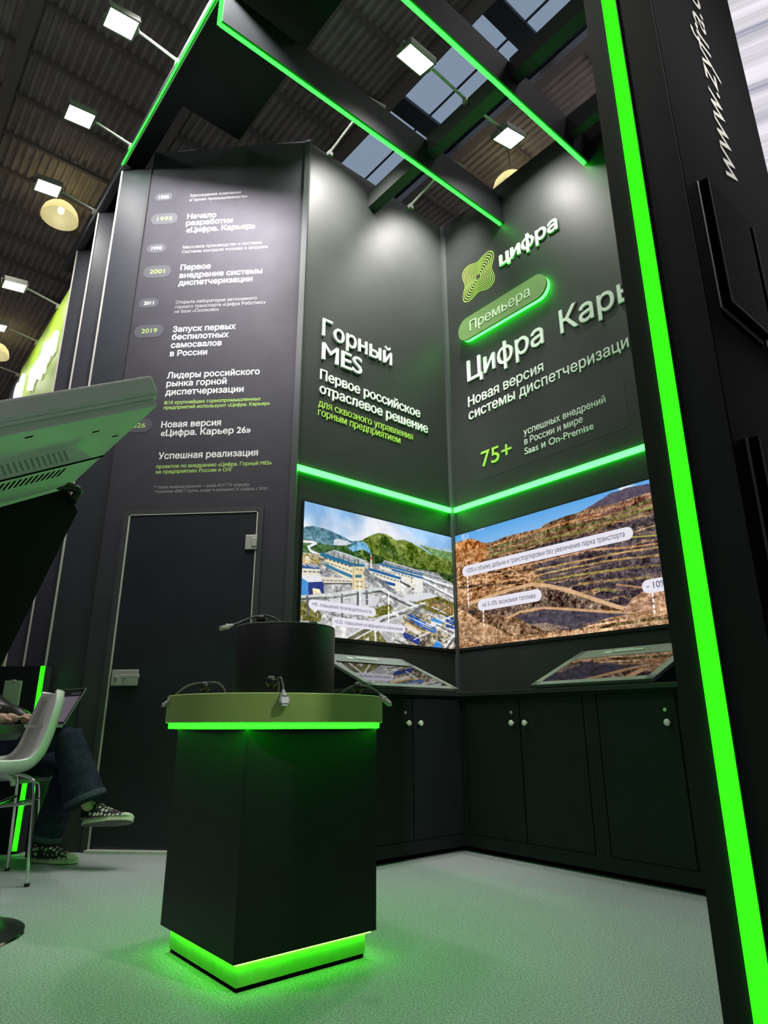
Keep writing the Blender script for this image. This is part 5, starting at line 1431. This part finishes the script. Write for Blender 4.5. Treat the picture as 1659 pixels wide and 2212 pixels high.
def shoe(M, parent):
    sec = [(-0.140, 0.036, 0.085), (-0.120, 0.040, 0.105), (-0.085, 0.042, 0.115), (-0.050, 0.044, 0.108), (-0.010, 0.046, 0.092), (0.035, 0.048, 0.070), (0.075, 0.048, 0.052), (0.105, 0.044, 0.042), (0.128, 0.030, 0.034)]
    bm = bmn(); rings = []
    for x, w, h in sec:
        rings.append([bm.verts.new((x, w * math.cos(a), 0.026 + (h - 0.026) * max(0, math.sin(a)) ** 0.75)) for a in [PI * k / 12 for k in range(13)]])
    for a, c in zip(rings, rings[1:]):
        for k in range(12): bm.faces.new((a[k], a[k + 1], c[k + 1], c[k]))
    bm.faces.new(rings[0]); bm.faces.new(rings[-1][::-1])
    bmesh.ops.transform(bm, matrix=M, verts=bm.verts)
    up = obj('shoe', bm, M_CANVAS, parent, smooth=True)
    bm = bmn(); prism(bm, foot_outline(), (0, 0, 0), (1, 0, 0), (0, 1, 0), (0, 0, 1), 0.004, 0.032)
    bmesh.ops.transform(bm, matrix=M, verts=bm.verts); obj('sole', bm, M_SOLE, up)
    bm = bmn(); prism(bm, foot_outline(0.97), (0, 0, 0), (1, 0, 0), (0, 1, 0), (0, 0, 1), 0.0, 0.0045)
    bmesh.ops.transform(bm, matrix=M, verts=bm.verts); obj('outsole', bm, M_OUT, up)
    bm = bmn(); ball(bm, (0.098, 0, 0.030), 0.044, 20, (1.05, 0.95, 0.46)); bmesh.ops.transform(bm, matrix=M, verts=bm.verts); obj('toe_cap', bm, M_SOLE, up, smooth=True)
    bm = bmn()
    for i in range(5):
        x = -0.012 + 0.020 * i; z = 0.098 - 0.0105 * i
        tube(bm, [(x, -0.028, z - 0.014), (x + 0.004, 0, z), (x, 0.028, z - 0.014)], 0.0035, 6)
    box(bm, (-0.03, -0.018, 0.088), (-0.02, 0.018, 0.104))
    bmesh.ops.transform(bm, matrix=M, verts=bm.verts); obj('laces', bm, M_RUBBER, up, smooth=True)
    bm = bmn(); prism(bm, [(-0.1425, 0.030), (-0.085, 0.030), (-0.105, 0.060), (-0.1425, 0.075)], (0, -0.0445, 0), (1, 0, 0), (0, 0, 1), (0, 1, 0), 0, 0.003)
    bmesh.ops.transform(bm, matrix=M, verts=bm.verts); obj('heel_patch', bm, M_RUBBER, up)
# raised shoe: heel low at left, toe up to the right, sole turned slightly to the viewer
MN = Matrix.Translation(Vector((-1.808, 3.680, 0.215)) - PL) @ Matrix.Rotation(math.radians(-4), 4, 'Z') @ Matrix.Rotation(math.radians(-5), 4, 'Y') @ Matrix.Rotation(math.radians(-24), 4, 'X')
shoe(MN, per)
MFt = Matrix.Translation(Vector((-2.155, 3.815, 0.001)) - PL) @ Matrix.Rotation(math.radians(-3), 4, 'Z')
shoe(MFt, per)

# laptop on the lap
A = Vector((-2.100, 3.625, 0.722)); wv = Vector((-0.85, 0.53, 0)).normalized(); nv = Vector((-0.53, -0.85, 0)).normalized()
lp = thing('laptop', 'open laptop on the lap of the seated person', 'laptop', A)
tl = (Vector((0, 0, 0.200)) - nv * 0.105)
tu = tl.normalized(); sn = wv.cross(tu) * -1
if sn.dot(nv) < 0: sn = -sn
def lbox(name, a0, a1, b0, b1, d0, d1, m, parent, yv, dv):
    bm = bmn(); prism(bm, [(a0, b0), (a1, b0), (a1, b1), (a0, b1)], (0, 0, 0), wv, yv, dv, d0, d1); return obj(name, bm, m, parent)
ld = lbox('lid', 0, 0.31, 0, tl.length, -0.007, 0.0, mat('laptop_silver', (0.45, 0.45, 0.44), 0.35, metal=0.7), lp, tu, sn)
lbox('bezel', 0.004, 0.306, 0.004, tl.length - 0.003, 0.0, 0.0008, M_GLOSS, ld, tu, sn)
lbox('display', 0.012, 0.298, 0.016, tl.length - 0.052, 0.0008, 0.0012, emit('laptop_display', srgb((96, 88, 98)), 1.0), ld, tu, sn)
lbox('task_bar', 0.02, 0.12, tl.length - 0.040, tl.length - 0.028, 0.0008, 0.0012, emit('laptop_icons', srgb((58, 58, 60)), 1.0), ld, tu, sn)
lbox('keyboard_base', 0, 0.31, 0.0, 0.215, -0.016, 0.0, mat('laptop_silver', (0.45, 0.45, 0.44), 0.35, metal=0.7), lp, nv, UP)
lbox('keyboard', 0.02, 0.29, 0.025, 0.12, 0.0, 0.001, M_RUBBER, lp, nv, UP)
